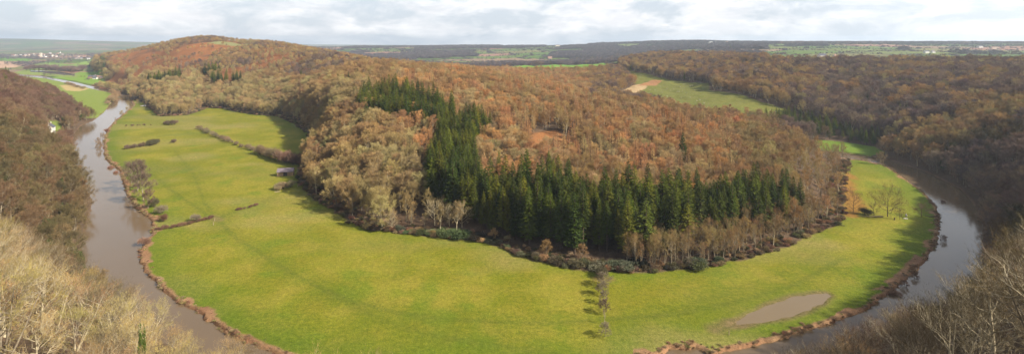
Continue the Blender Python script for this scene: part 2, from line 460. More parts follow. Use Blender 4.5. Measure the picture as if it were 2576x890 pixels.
def cover(X, Y, Z):
    R = np.hypot(X, Y)
    px = PX0 + F * X / np.maximum(Y, 1)
    n = len(X)
    big = fbm(X / 26, Y / 26, 51, 3); big2 = fbm(X / 9, Y / 9, 61, 3)
    c = np.tile(C_LITTER, (n, 1)) * (0.8 + 0.5 * big2)[:, None]
    a = np.zeros(n)
    # bracken under open scrub on the hill
    br = sst(0.40, 0.60, fbm(X / 70, Y / 70, 71, 3)) * ((px > 250) & (px < 1100) & (Y > 900)) * (R < 2300)
    c = mixc(c, C_BRACK * (0.7 + 0.0), br * 0.8)
    P_BR = yl([(262, 1150), (300, 1130), (385, 1030), (430, 1000), (520, 1050), (560, 1180), (640, 1250), (620, 1350), (480, 1330), (400, 1380), (330, 1700), (270, 1600)])
    db = near(P_BR, X, Y, 60) + (fbm(X / 40, Y / 40, 81, 3) - .5) * 120
    c = mixc(c, C_BRACK * np.array((.8, .85, .9)), sst(10, -25, db) * (.6 + .4 * big2))
    dc = near(P_CLEAR, X, Y, 30) + (big2 - .5) * 12
    c = mixc(c, C_BRACK * np.array((.95, 1.05, 1.1)), sst(3, -3, dc) * (.45 + .55 * big2))
    # far country
    far = (R > 1150) & (Y > 0) & ~((px > 228) & (px < 900) & (R < 2700)) & ~((px > 1530) & (R < 1500) & (Z < 58)) & ~((px > 1320) & (px < 1600) & (R < 1300))
    if far.any():
        hv, hd = fieldcells(X[far], Y[far])
        pal = np.array([(0.13, 0.20, 0.04), (0.17, 0.21, 0.05), (0.10, 0.16, 0.035), (0.30, 0.22, 0.12), (0.14, 0.21, 0.04), (0.21, 0.21, 0.07), (0.36, 0.21, 0.13), (0.11, 0.19, 0.03)])
        pal = pal * np.array((.78, .72, .8))
        cc = pal[np.minimum((hv * 8).astype(int), 7)] * (0.85 + 0.3 * big[far])[:, None]
        fw = farwood(X[far], Y[far])
        cc[fw] = (0.07, 0.052, 0.045)
        cc[hd < 7] = (0.06, 0.055, 0.035)
        c[far] = cc
        a[far] = 0.25
    wob = fbm(X / 7, Y / 7, 95, 3) - .5
    def patch(poly, colr, al, edge=2.0, jit=4.0, s=5):
        nonlocal c, a
        d = near(poly, X, Y, 30) + wob * jit
        m = sst(edge, -edge, d)
        c = mixc(c, colr, m); a = a * (1 - m) + al * m
        return m
    g = mixc(np.tile(C_GRASS, (n, 1)), C_GRASS2, sst(0.38, 0.66, big * 0.6 + big2 * 0.4))
    g = mixc(g, C_GREEN * 0.9 + C_GRASS * 0.2, sst(0.62, 0.8, fbm(X / 17 + 5, Y / 17, 55, 3)) * 0.7)
    d = near(P_MEADOW, X, Y, 30) + (big2 - .5) * 5
    m = sst(1.2, -1.2, d)
    gm = g.copy()
    rv0 = near(P_RIVER, X, Y, 40)
    gm = mixc(gm, C_GREEN, sst(26, 3, rv0 + (big - .5) * 20) * 0.75)          # lush strip beside the water
    gm = mixc(gm, C_GREEN * 0.9, sst(-12, -2, d) * 0.35)
    gm = mixc(gm, (0.25, 0.205, 0.06), sst(0.48, 0.72, fbm(X / 70 - 3, Y / 40, 57, 3)) * 0.6)
    gm = mixc(gm, (0.15, 0.15, 0.03), sst(0.55, 0.8, fbm(X / 90 + 7, Y / 50, 63, 3)) * 0.5)
    for pts, wd, st in TRACKS:
        td = near(wl(pts), X, Y, 24, pdist) + (big2 - .5) * 0.9
        gm = mixc(gm, C_TRACK, sst(wd * 2.2, wd * 0.3, td) * st * 0.36)
        gm = mixc(gm, C_GREEN * .85, sst(11, 1, td) * st * 0.28)
    mud = near(wl([(530, 545), (550, 553)]), X, Y, 12, pdist)
    gm = mixc(gm, (0.2, 0.14, 0.06), sst(5, 1, mud) * 0.6)
    mud = near(wl([(1500, 700), (1540, 702)]), X, Y, 12, pdist)
    gm = mixc(gm, (0.22, 0.14, 0.05), sst(4, 1, mud + (big2 - .5) * 4) * 0.6)
    dpd = near(P_POND, X, Y, 20)
    gm = mixc(gm, (0.15, 0.11, 0.045), sst(3.5, 0.0, dpd + (big2 - .5) * 3) * 0.9)
    dtl = near(wl([(1800, 826), (1850, 812)]), X, Y, 12, pdist)
    gm = mixc(gm, (0.16, 0.12, 0.045), sst(5, 1, dtl + (big2 - .5) * 3) * 0.8)
    c = c * (1 - m[:, None]) + gm * m[:, None]; a = a * (1 - m) + m
    patch(P_LFIELD, (0.19, 0.23, 0.04), 0.8, s=6)
    patch(wl([(150, 215), (178, 212), (225, 224), (200, 230), (165, 228)]), (0.42, 0.31, 0.13), 0.3, s=7)
    patch(P_RDARK, (0.13, 0.19, 0.02), 0.9, s=8)
    patch(P_MID, (0.145, 0.143, 0.028), 0.8, s=9)
    patch(P_MIDTAN, C_TAN, 0.3, s=10)
    patch(P_MIDORG, C_BRACK * .55 + C_TAN * .3, 0.3, s=11)
    patch(P_GREEN, (0.14, 0.25, 0.03), 0.4, s=12)
    patch(P_GTAN, C_TAN * 1.1, 0.2, s=13)
    patch(P_ORANGE1, C_BRACK * 0.55 + C_GRASS * 0.4, 0.4, 3, 8, s=14)
    patch(P_GARDEN, (0.16, 0.2, 0.04), 0.5, s=15)
    patch(P_HILLTOP, (0.21, 0.20, 0.08), 0.5, s=16)
    # fields of the plain beyond the left slope
    for k, (pts, colr) in enumerate([
            ([(-100, 144), (-100, 152), (75, 155), (80, 149), (20, 143)], (0.12, 0.22, 0.03)),
            ([(-100, 153), (-100, 175), (40, 170), (60, 163), (90, 158), (75, 156)], (0.45, 0.29, 0.19)),
            ([(60, 170), (95, 160), (120, 158), (180, 162), (215, 165), (200, 172), (130, 172), (70, 178)], (0.17, 0.25, 0.05)),
            ([(180, 162), (240, 150), (268, 145), (268, 160), (200, 164)], (0.20, 0.29, 0.05)),
            ([(195, 174), (262, 166), (262, 172), (200, 182)], (0.21, 0.22, 0.08)),
            ([(130, 196), (200, 182), (262, 180), (262, 205), (310, 228), (240, 214), (190, 204)], (0.17, 0.26, 0.035)),
            ([(200, 138), (235, 142), (225, 146), (195, 144)], (0.45, 0.23, 0.13)),
            ([(20, 186), (60, 176), (130, 178), (200, 188), (190, 196), (110, 190)], (0.2, 0.24, 0.06))]):
        patch(wl(pts), colr, 0.4, 6, 8, s=20 + k)
    # bank and bed
    jr = rv0 + (vnoise(X / 3.0, Y / 3.0, 5) - 0.5) * 1.6
    wide = 2.2 + 3.0 * (fbm(X / 14, Y / 14, 77, 2) > 0.58)
    wide = np.where(near(P_MEADOW, X, Y, 40) > 9, -0.6, wide * 0.75)
    bm = sst(wide + 0.8, wide - 0.6, jr) * (R < 1300)
    ec = mixc(np.tile(C_EARTH, (n, 1)), (0.33, 0.20, 0.10), big2)
    c = c * (1 - bm[:, None]) + ec * bm[:, None]; a = a * (1 - bm)
    bd = sst(-0.8, -2.5, jr)
    c = mixc(c, C_BED, bd)
    return c, a


# ------------------------------------------------------------------ ground
def grid_ground():
    inner = np.linspace(-math.radians(51), math.radians(51), 1150)
    outer = np.linspace(math.radians(51.5), math.radians(308.5), 90)
    ths = np.concatenate([inner, outer])
    rr = np.concatenate([np.exp(np.linspace(math.log(2.2), math.log(120), 90))[:-1],
                         np.exp(np.linspace(math.log(120), math.log(1300), 640))[:-1],
                         np.exp(np.linspace(math.log(1300), math.log(14000), 300))])
    T, Rr = np.meshgrid(ths, rr, indexing='ij')
    X = (Rr * np.sin(T)).ravel(); Y = (Rr * np.cos(T)).ravel()
    Z = height(X, Y)
    nt_, nr = len(ths), len(rr)
    i = np.arange(nt_)[:, None]; j = np.arange(nr - 1)[None]
    i2 = (i + 1) % nt_
    q = np.stack([(i * nr + j), (i * nr + j + 1), (i2 * nr + j + 1), (i2 * nr + j)], -1).reshape(-1, 4)
    V = np.stack([X, Y, Z], 1)
    # close the centre
    V = np.vstack([V, [[0, 0, 97.4]]])
    c0 = len(V) - 1
    cen = np.array([(c0, a * nr, ((a + 1) % nt_) * nr) for a in range(nt_)])
    me = bpy.data.meshes.new("ground")
    me.vertices.add(len(V)); me.vertices.foreach_set('co', V.ravel())
    nl = q.size + cen.size
    me.loops.add(nl); me.polygons.add(len(q) + len(cen))
    me.loops.foreach_set('vertex_index', np.concatenate([q.ravel(), cen.ravel()]))
    me.polygons.foreach_set('loop_start', np.concatenate([np.arange(len(q)) * 4, q.size + np.arange(len(cen)) * 3]))
    me.update(calc_edges=True)
    me.polygons.foreach_set('use_smooth', np.ones(len(me.polygons), bool))
    C, Aa = cover(V[:, 0], V[:, 1], V[:, 2])
    at = me.color_attributes.new('cover', 'FLOAT_COLOR', 'POINT')
    at.data.foreach_set('color', np.concatenate([C, Aa[:, None]], 1).astype(np.float32).ravel())
    me.validate()
    return me


def ground_material():
    m, nt, b = principled("turf_and_litter", (0.2, 0.2, 0.1), 0.95, 0.1)
    L = nt.links.new
    at = nd(nt, 'ShaderNodeAttribute', attribute_name='cover')
    geo = nd(nt, 'ShaderNodeNewGeometry')
    n1 = nd(nt, 'ShaderNodeTexNoise', inp={'Scale': 0.55, 'Detail': 7.0, 'Roughness': 0.72})
    n2 = nd(nt, 'ShaderNodeTexNoise', inp={'Scale': 0.09, 'Detail': 5.0, 'Roughness': 0.6})
    L(geo.outputs['Position'], n1.inputs['Vector']); L(geo.outputs['Position'], n2.inputs['Vector'])
    r1 = nd(nt, 'ShaderNodeMapRange', inp={'From Min': 0.32, 'From Max': 0.68, 'To Min': 0.74, 'To Max': 1.24})
    L(n1.outputs['Fac'], r1.inputs['Value'])
    s = nd(nt, 'ShaderNodeVectorMath', operation='SCALE')
    L(at.outputs['Color'], s.inputs[0]); L(r1.outputs[0], s.inputs['Scale'])
    # grass: tussocks drift between yellow straw and fresh green
    gy = nd(nt, 'ShaderNodeMix', data_type='RGBA')
    gy.inputs[6].default_value = (0.90, 1.0, 0.85, 1); gy.inputs[7].default_value = (1.10, 1.02, 1.25, 1)
    r2 = nd(nt, 'ShaderNodeMapRange', inp={'From Min': 0.40, 'From Max': 0.60})
    nm = nd(nt, 'ShaderNodeMix', data_type='FLOAT', inp={0: 0.5})
    L(n1.outputs['Fac'], nm.inputs[2]); L(n2.outputs['Fac'], nm.inputs[3])
    L(nm.outputs[0], r2.inputs['Value']); L(r2.outputs[0], gy.inputs[0])
    g2 = nd(nt, 'ShaderNodeMix', data_type='RGBA', blend_type='MULTIPLY')
    L(at.outputs['Alpha'], g2.inputs[0]); L(s.outputs[0], g2.inputs[6]); L(gy.outputs[2], g2.inputs[7])
    L(g2.outputs[2], b.inputs['Base Color'])
    n3 = nd(nt, 'ShaderNodeTexNoise', inp={'Scale': 1.1, 'Detail': 6.0, 'Roughness': 0.7})
    L(geo.outputs['Position'], n3.inputs['Vector'])
    n4 = nd(nt, 'ShaderNodeTexNoise', inp={'Scale': 2.2, 'Detail': 5.0, 'Roughness': 0.75})
    L(geo.outputs['Position'], n4.inputs['Vector'])
    r4 = nd(nt, 'ShaderNodeMapRange', inp={'From Min': 0.3, 'From Max': 0.7, 'To Min': 0.74, 'To Max': 1.26})
    L(n4.outputs['Fac'], r4.inputs['Value'])
    s4 = nd(nt, 'ShaderNodeVectorMath', operation='SCALE')
    L(g2.outputs[2], s4.inputs[0]); L(r4.outputs[0], s4.inputs['Scale']); L(s4.outputs[0], b.inputs['Base Color'])
    bp = nd(nt, 'ShaderNodeBump', inp={'Strength': 0.7, 'Distance': 0.4})
    L(n3.outputs['Fac'], bp.inputs['Height']); L(bp.outputs[0], b.inputs['Normal'])
    return m


ground = link_mesh("ground", grid_ground())
ground.data.materials.append(ground_material())
tag(ground, kind='structure')


def water_material(name, c1, c2, bump, scale):
    m, nt, b = principled(name, c1, 0.06, 0.5)
    b.inputs['IOR'].default_value = 1.34
    L = nt.links.new
    geo = nd(nt, 'ShaderNodeNewGeometry')
    n0 = nd(nt, 'ShaderNodeTexNoise', inp={'Scale': 0.03, 'Detail': 4.0, 'Distortion': 1.0})
    L(geo.outputs['Position'], n0.inputs['Vector'])
    mx = nd(nt, 'ShaderNodeMix', data_type='RGBA')
    mx.inputs[6].default_value = (*c1, 1); mx.inputs[7].default_value = (*c2, 1)
    L(n0.outputs['Fac'], mx.inputs[0]); L(mx.outputs[2], b.inputs['Base Color'])
    n1 = nd(nt, 'ShaderNodeTexNoise', inp={'Scale': scale, 'Detail': 4.0, 'Roughness': 0.55, 'Distortion': 0.6})
    L(geo.outputs['Position'], n1.inputs['Vector'])
    bp = nd(nt, 'ShaderNodeBump', inp={'Strength': bump, 'Distance': 0.12})
    L(n1.outputs['Fac'], bp.inputs['Height']); L(bp.outputs[0], b.inputs['Normal'])
    return m


def sheet(name, poly, z, mat, grow=3.0):
    """a level water sheet a little wider than its outline; the banks hem it in"""
    c = poly
    n = len(c)
    out = []
    area = 0.5 * sum(c[i][0] * c[(i + 1) % n][1] - c[(i + 1) % n][0] * c[i][1] for i in range(n))
    sgn = 1 if area > 0 else -1
    for i in range(n):
        p, q, r = c[i - 1], c[i], c[(i + 1) % n]
        e1 = q - p; e2 = r - q
        e1 = e1 / (np.hypot(*e1) + 1e-9); e2 = e2 / (np.hypot(*e2) + 1e-9)
        nn = np.array([e1[1] + e2[1], -e1[0] - e2[0]]); nn = nn / max(np.hypot(*nn), 0.6)
        out.append(q + sgn * nn * grow)
    bm = bmesh.new()
    vs = [bm.verts.new((p[0], p[1], z)) for p in out]
    es = [bm.edges.new((vs[i], vs[(i + 1) % n])) for i in range(n)]
    bmesh.ops.triangle_fill(bm, edges=es, use_beauty=True)
    bmesh.ops.recalc_face_normals(bm, faces=bm.faces)
    for f in bm.faces:
        if f.normal.z < 0:
            f.normal_flip()
    me = bpy.data.meshes.new(name); bm.to_mesh(me); bm.free()
    me.materials.append(mat)
    return link_mesh(name, me)


M_RIVER = water_material("river_water", (0.165, 0.11, 0.060), (0.14, 0.097, 0.057), 0.22, 0.7)
tag(sheet("river_water", P_RIVER, WATER_Z, M_RIVER, 3.0), kind='structure')
M_POND = water_material("pond_water", (0.21, 0.15, 0.08), (0.17, 0.12, 0.065), 0.06, 0.9)
tag(sheet("pond_water", P_POND, -0.27, M_POND, 1.2), kind='structure')
P_POOL = wl([(77, 178), (110, 178.5), (150, 181), (190, 187.5), (184, 190), (150, 188), (110, 183), (77, 181)])
bmx = sheet("flood_water", P_POOL, 0.35, water_material("flood_water", (0.10, 0.10, 0.10), (0.09, 0.09, 0.09), 0.1, 0.5), 0.5)
tag(bmx, kind='structure')
# ------------------------------------------------------------------ plant builders
class Tris:
    def __init__(s):
        s.v = []; s.f = []; s.n = 0

    def add(s, V, Fc):
        V = np.asarray(V, float).reshape(-1, 3); Fc = np.asarray(Fc, int)
        s.v.append(V); s.f.append(Fc + s.n); s.n += len(V)

    def mesh(s, name, mat, smooth=False):
        V = np.vstack(s.v)
        me = bpy.data.meshes.new(name)
        faces = [tuple(r) for f in s.f for r in f]
        me.from_pydata(V.tolist(), [], faces)
        if smooth:
            me.polygons.foreach_set('use_smooth', np.ones(len(me.polygons), bool))
        me.materials.append(mat)
        me.update()
        return me


def tube(T, pts, rads, k=5):
    pts = np.asarray(pts, float)
    n = len(pts)
    V = []
    for i in range(n):
        d = pts[min(i + 1, n - 1)] - pts[max(i - 1, 0)]
        d = d / (np.linalg.norm(d) + 1e-9)
        a = np.cross(d, (0.3, 0.9, 0.31)); a /= np.linalg.norm(a) + 1e-9
        b = np.cross(d, a)
        for j in range(k):
            t = 2 * math.pi * j / k
            V.append(pts[i] + rads[i] * (math.cos(t) * a + math.sin(t) * b))
    Fc = [(i * k + j, i * k + (j + 1) % k, (i + 1) * k + (j + 1) % k, (i + 1) * k + j) for i in range(n - 1) for j in range(k)]
    T.add(V, Fc)


def unit(v):
    return v / (np.linalg.norm(v, axis=-1, keepdims=True) + 1e-9)


def blades(T, P, D, L, W, R):
    """thin pointed blades from points P along directions D"""
    side = unit(np.cross(D, R.normal(size=D.shape)))
    tip = P + D * L[:, None]
    V = np.stack([P - side * W[:, None] / 2, P + side * W[:, None] / 2, tip + side * W[:, None] * 0.15], 1).reshape(-1, 3)
    T.add(V, np.arange(len(V)).reshape(-1, 3))


def bare_tree(seed, h, r, nlimb, ntwig, tl, tw, spread=0.5, base=0.25, nsub=5, clump=1.0, bark=None, multi=1, drop=0.0, fine=0):
    """trunk with limbs (one mesh) and the haze of twigs (another)"""
    R = np.random.default_rng(seed)
    T = Tris(); K = Tris()
    rt = (0.018 if not fine else 0.022) * h + 0.06
    ends = []; segs = []
    for mtr in range(multi):
        lean = R.normal(0, 0.05, 2) if multi == 1 else R.normal(0, 0.16, 2)
        tr = []
        for i in range(7):
            t = i / 6
            tr.append((lean[0] * h * t + 0.015 * h * math.sin(3 * t + seed), lean[1] * h * t + 0.015 * h * math.cos(4 * t + seed), -0.8 + (h * 0.8 + .8) * t))
        tr = np.array(tr)
        tube(T, tr, [rt * (1 - 0.82 * i / 6) * (1.25 if i == 0 else 1) / math.sqrt(multi) for i in range(7)], 6)
        nl = max(3, nlimb // multi)
        for k in range(nl):
            t = base + (0.97 - base) * (k + R.random() * 0.6) / nl
            p0 = tr[0] + (tr[-1] - tr[0]) * t
            idx = t * 6; i0 = min(int(idx), 5); p0 = tr[i0] + (tr[i0 + 1] - tr[i0]) * (idx - i0)
            az = 2.4 * k + R.random() * 0.9 + mtr
            # the end of a limb sits on an uneven egg-shaped crown
            ph = math.asin(np.clip(-0.35 + 1.35 * (k + .5) / nl + R.normal(0, .1), -0.5, 0.98))
            rr = r * (0.72 + 0.34 * R.random())
            zc = h * (0.5 + base * 0.35)
            pe = np.array([math.cos(az) * math.cos(ph) * rr, math.sin(az) * math.cos(ph) * rr, zc + (h * 0.95 - zc) * math.sin(ph) * (0.85 + .2 * R.random())])
            pe[2] = max(pe[2], h * (base + 0.08) - drop)
            ctrl = p0 * 0.5 + pe * 0.5 + np.array([0, 0, -0.06 * h * spread + 0.02 * h])
            lm = []
            for i in range(6):
                s = i / 5
                lm.append((1 - s) ** 2 * p0 + 2 * s * (1 - s) * ctrl + s * s * pe + R.normal(0, 0.012 * h, 3) * (0 < i))
            lm = np.array(lm)
            r0 = rt * (0.5 - 0.25 * t) / math.sqrt(multi)
            tube(T, lm, [r0 * (1 - 0.85 * i / 5) for i in range(6)], 4)
            segs.append((lm[2], lm[-1]))
            for q in range(nsub):
                s = 0.35 + 0.65 * (q + R.random()) / nsub
                i0 = min(int(s * 5), 4)
                a = lm[i0] + (lm[i0 + 1] - lm[i0]) * (s * 5 - i0)
                out = unit(a - np.array([0, 0, h * 0.42]))
                d = unit(out * 0.8 + unit(R.normal(size=3)) * 0.75 + np.array([0, 0, 0.35]))
                ln = r * (0.30 + 0.32 * R.random())
                mid = a + d * ln * 0.5 + R.normal(0, 0.04 * r, 3)
                e = a + d * ln + np.array([0, 0, 0.1 * ln])
                tube(T, [a, mid, e], [r0 * q_ for q_ in ((.28, .17, .05) if not fine else (.42, .26, .08))], 3)
                segs.append((a, mid)); segs.append((mid, e)); segs.append((mid, e)); ends.append(e)
                for q3 in range(fine):
                    b0 = a + (e - a) * (0.3 + 0.7 * R.random())
                    d3 = unit(unit(b0 - np.array([0, 0, h * 0.4])) * 0.7 + unit(R.normal(size=3)) * 0.9 + np.array([0, 0, 0.35]))
                    l3 = ln * (0.35 + 0.4 * R.random())
                    b1 = b0 + d3 * l3 * 0.5 + R.normal(0, 0.03 * r, 3); b2 = b0 + d3 * l3 + np.array([0, 0, 0.18 * l3])
                    tube(T, [b0, b1, b2], [r0 * 0.2, r0 * 0.13, r0 * 0.04], 3)
                    segs.append((b0, b2)); segs.append((b1, b2)); ends.append(b2)
    A = np.array([s[0] for s in segs]); B = np.array([s[1] for s in segs])
    wv = R.random(len(segs)) ** 1.3 + 0.25 / clump
    na = int(ntwig * (0.75 if fine else 0.4)); nb = ntwig - na
    idx = R.choice(len(segs), na, p=wv / wv.sum())
    P = A[idx] + (B[idx] - A[idx]) * (R.random((na, 1)) ** 0.7 * 1.05) + R.normal(0, (0.006 if fine else 0.03) * r, (na, 3))
    out = unit(P - np.array([0, 0, h * 0.38]))
    ax = unit(B[idx] - A[idx])
    D = unit(out * 0.35 + ax * 0.75 + unit(R.normal(size=P.shape)) * 0.75 + np.array([0, 0, 0.22 - drop]))
    E = np.array(ends); ce = R.integers(0, len(E), nb)
    u = unit(R.normal(size=(nb, 3)) + unit(E[ce] - np.array([0, 0, h * 0.42])) * 0.9)
    P2 = E[ce] + u * (0.20 * r * (0.25 + 0.75 * R.random((nb, 1)))) * (0.6 if fine else 1.0)
    D2_ = unit(u * 0.9 + unit(R.normal(size=u.shape)) * 0.55 + np.array([0, 0, 0.2 - drop]))
    P = np.vstack([P, P2]); D = np.vstack([D, D2_])
    sh = R.permutation(ntwig); P = P[sh]; D = D[sh]
    Ls = tl * (0.5 + 0.9 * R.random(ntwig)); Ws = tw * (0.6 + 0.8 * R.random(ntwig))
    blades(K, P, D, Ls, Ws, R)
    # a fork on each twig
    h2 = ntwig // 2
    D2 = unit(D[:h2] + unit(R.normal(size=(h2, 3))) * 0.6)
    blades(K, P[:h2] + D[:h2] * (Ls[:h2, None] * 0.5), D2, Ls[:h2] * 0.6, Ws[:h2] * 0.8, R)
    return T.mesh("tree_trunk", bark or M_BARK, True), K.mesh("tree_crown", M_TWIG)


def conifer(seed, h, r, whorls=34, per=8, sprays=7, bare=0.12, droop=0.25, sparse=False, mat=None):
    R = np.random.default_rng(seed)
    T = Tris(); K = Tris()
    rt = 0.010 * h + 0.08
    tube(T, [(0, 0, -1), (0.05, 0, h * 0.4), (0, 0.05, h * 0.75), (0, 0, h * 0.985)], [rt * 1.2, rt * 0.8, rt * 0.45, 0.03], 6)
    lop = R.random(3) * 6.28
    Ps = []; Ds = []; Ls = []; Ws = []
    for i in range(whorls):
        t = i / (whorls - 1)
        z = h * (bare + (0.985 - bare) * t ** 0.92)
        prof = (1 - t) ** 0.85 * (1 - 0.35 * math.exp(-t * 7))
        n = max(3, int(per * (0.55 + 0.45 * (1 - t))))
        a0 = R.random() * 6.28
        for k in range(n):
            a = a0 + 2 * math.pi * k / n + R.normal(0, 0.2)
            rl = r * prof * (0.62 + 0.55 * R.random()) * (1 + 0.15 * math.sin(a + lop[0]) + 0.1 * math.sin(2 * a + lop[1] + 5 * t)) + 0.35
            if sparse and R.random() < 0.2:
                continue
            dr = droop * (1.1 - t) - 0.22 * t
            zz = z + R.normal(0, h * 0.008)
            o = np.array([math.cos(a), math.sin(a), 0]); sd = np.array([-o[1], o[0], 0])
            if sparse or rl > 2.0:
                tube(T, [(0, 0, zz), o * rl * 0.5 + (0, 0, zz - dr * rl * 0.3), o * rl * 0.9 + (0, 0, zz - dr * rl * 0.5)], [0.05, 0.035, 0.012], 3)
            ns = max(3, int(sprays * (0.4 + rl / r)))
            for q in range(ns):
                s = 0.18 + 0.82 * (q + 0.5) / ns
                c = o * rl * s + np.array([0, 0, zz - dr * rl * s + 0.10 * rl * s * s])
                for sg in (-1, 1):
                    d = unit(o * 0.75 + sd * sg * (0.75 + R.normal(0, .15)) + np.array([0, 0, -0.18 + R.normal(0, .22)]))
                    ln = rl * 0.36 * (1.15 - 0.6 * s) + 0.25
                    Ps.append(c); Ds.append(d); Ls.append(ln * (0.8 + 0.4 * R.random())); Ws.append((0.30 if not sparse else 0.10) * (0.8 + .5 * R.random()) * (0.7 + ln * 0.35))
    # the leader
    for q in range(10):
        Ps.append(np.array([0, 0, h * (0.93 + 0.005 * q)])); a = R.random() * 6.28
        Ds.append(unit(np.array([math.cos(a) * .5, math.sin(a) * .5, 1.0]))); Ls.append(h * 0.03); Ws.append(0.12)
    blades(K, np.array(Ps), np.array(Ds), np.array(Ls), np.array(Ws), R)
    return T.mesh("tree_trunk", M_BARKD, True), K.mesh("tree_crown", mat or M_NEEDLE)


def bush(seed, h, r, n, tl, tw, mat, inner=0.35, flat=1.0):
    """stems and a dome of twigs from many low stems"""
    R = np.random.default_rng(seed)
    T = Tris(); K = Tris()
    lobes = []
    for k in range(9):
        a = R.random() * 6.28; q = r * 0.65 * math.sqrt(R.random())
        lobes.append((math.cos(a) * q, math.sin(a) * q, h * (0.35 + 0.3 * R.random()), r * (0.34 + 0.25 * R.random())))
        L_ = lobes[-1]
        tube(T, [(L_[0] * .2, L_[1] * .2, -.3), (L_[0] * .6, L_[1] * .6, L_[2] * .6), (L_[0], L_[1], L_[2] + L_[3] * .6)], [0.07, 0.05, 0.015], 4)
    lob = np.array(lobes)
    idx = R.integers(0, len(lob), n)
    u = unit(R.normal(size=(n, 3)))
    u[:, 2] = np.abs(u[:, 2]) * 1.1 - 0.35
    u = unit(u)
    rad = lob[idx, 3] * (inner + (1 - inner) * R.random(n))
    P = lob[idx, :3] + u * rad[:, None] * np.array([1, 1, flat * h / r * 0.9])
    P[:, 2] = np.maximum(P[:, 2], 0.02)
    D = unit(u * 0.7 + unit(R.normal(size=P.shape)) * 0.8 + np.array([0, 0, 0.3]))
    blades(K, P, D, tl * (0.5 + R.random(n)), tw * (0.6 + 0.8 * R.random(n)), R)
    return T.mesh("shrub_stems", M_BARKD, True), K.mesh("shrub_twigs", mat)


VAR = {}


def add_var(key, kind, hh, rr, pair):
    VAR[key] = dict(kind=kind, h=hh, r=rr, trunk=pair[0], crown=pair[1], proto=None)


for i in range(5):      # finest: nearest trees
    add_var(f'near{i}', 'bare_tree', 16, 5.2, bare_tree(100 + i, 16, 6.0, 14, 6800, 0.55, 0.028, nsub=8, base=0.22, multi=1 + (i % 2) * 2, fine=5, bark=M_BARKW if i in (0, 1, 2) else M_BARK))
for i in range(5):
    add_var(f'mid{i}', 'bare_tree', 15, 5.2, bare_tree(200 + i, 15, 5.0 + 0.3 * (i - 2), 13, 6200, 0.85, 0.078, nsub=6, base=0.26))
for i in range(3):
    add_var(f'tall{i}', 'bare_tree', 19, 3.9, bare_tree(300 + i, 19, 3.4, 12, 3600, 0.9, 0.07, nsub=5, base=0.33, bark=M_BARKW, multi=1 + i % 2))
for i in range(3):
    add_var(f'slim{i}', 'bare_tree', 16, 2.6, bare_tree(350 + i, 16, 2.9, 9, 1500, 0.8, 0.045, nsub=5, base=0.30, bark=M_BARK, multi=1 + i % 2))
for i in range(3):
    add_var(f'fir{i}', 'conifer_tree', 30, 4.4, conifer(400 + i, 30, 4.3 + .3 * i, whorls=36, per=9, sprays=8, bare=0.16))
add_var('fir3', 'conifer_tree', 27, 5.2, conifer(410, 27, 5.4, whorls=26, per=7, sprays=9, bare=0.30, droop=0.35))
add_var('fir4', 'conifer_tree', 32, 3.6, conifer(411, 32, 3.7, whorls=40, per=8, sprays=7, bare=0.38, droop=0.15))
for i in range(2):
    add_var(f'larch{i}', 'larch_tree', 20, 3.6, conifer(500 + i, 20, 3.6, whorls=30, per=8, sprays=9, bare=0.15, droop=0.1, sparse=True, mat=M_TWIG))
for i in range(3):
    add_var(f'shrub{i}', 'shrub', 3.2, 2.4, bush(600 + i, 3.2, 2.4, 2600, 0.55, 0.07, M_TWIG))
for i in range(2):
    add_var(f'bramble{i}', 'bramble_thicket', 2.4, 3.0, bush(650 + i, 2.4, 3.0, 3000, 0.45, 0.12, M_TWIG, inner=0.6))
for i in range(2):
    add_var(f'far{i}', 'bare_tree', 13, 6.0, bare_tree(700 + i, 13, 5.6, 9, 420, 2.2, 0.55, nsub=4, base=0.15))
add_var('farfir0', 'conifer_tree', 20, 3.6, conifer(800, 20, 3.8, whorls=12, per=6, sprays=3, bare=0.05))
for i in range(2):
    add_var(f'reed{i}', 'shrub', 1.8, 1.5, bush(660 + i, 1.1, 1.5, 420, 0.7, 0.06, M_TWIG, inner=0.05, flat=.6))
add_var('ivy0', 'ivy_tree', 13, 3.0, bush(850, 13, 2.4, 5200, 0.7, 0.30, M_NEEDLE, inner=0.3))

# ------------------------------------------------------------------ where plants stand
plants = []         # dict(var, x, y, z, s, sz, rz, tint, region)


def jit(c, a=0.12):
    f = 1 + random.gauss(0, a)
    return tuple(max(0.004, q * f * (1 + random.gauss(0, a * 0.35))) for q in c)


def put(var, x, y, s, tint, region, z=None, sz=None):
    plants.append(dict(var=var, x=x, y=y, z=h1(x, y) if z is None else z, s=s, sz=sz or s, rz=random.random() * 6.283, tint=tint, region=region))


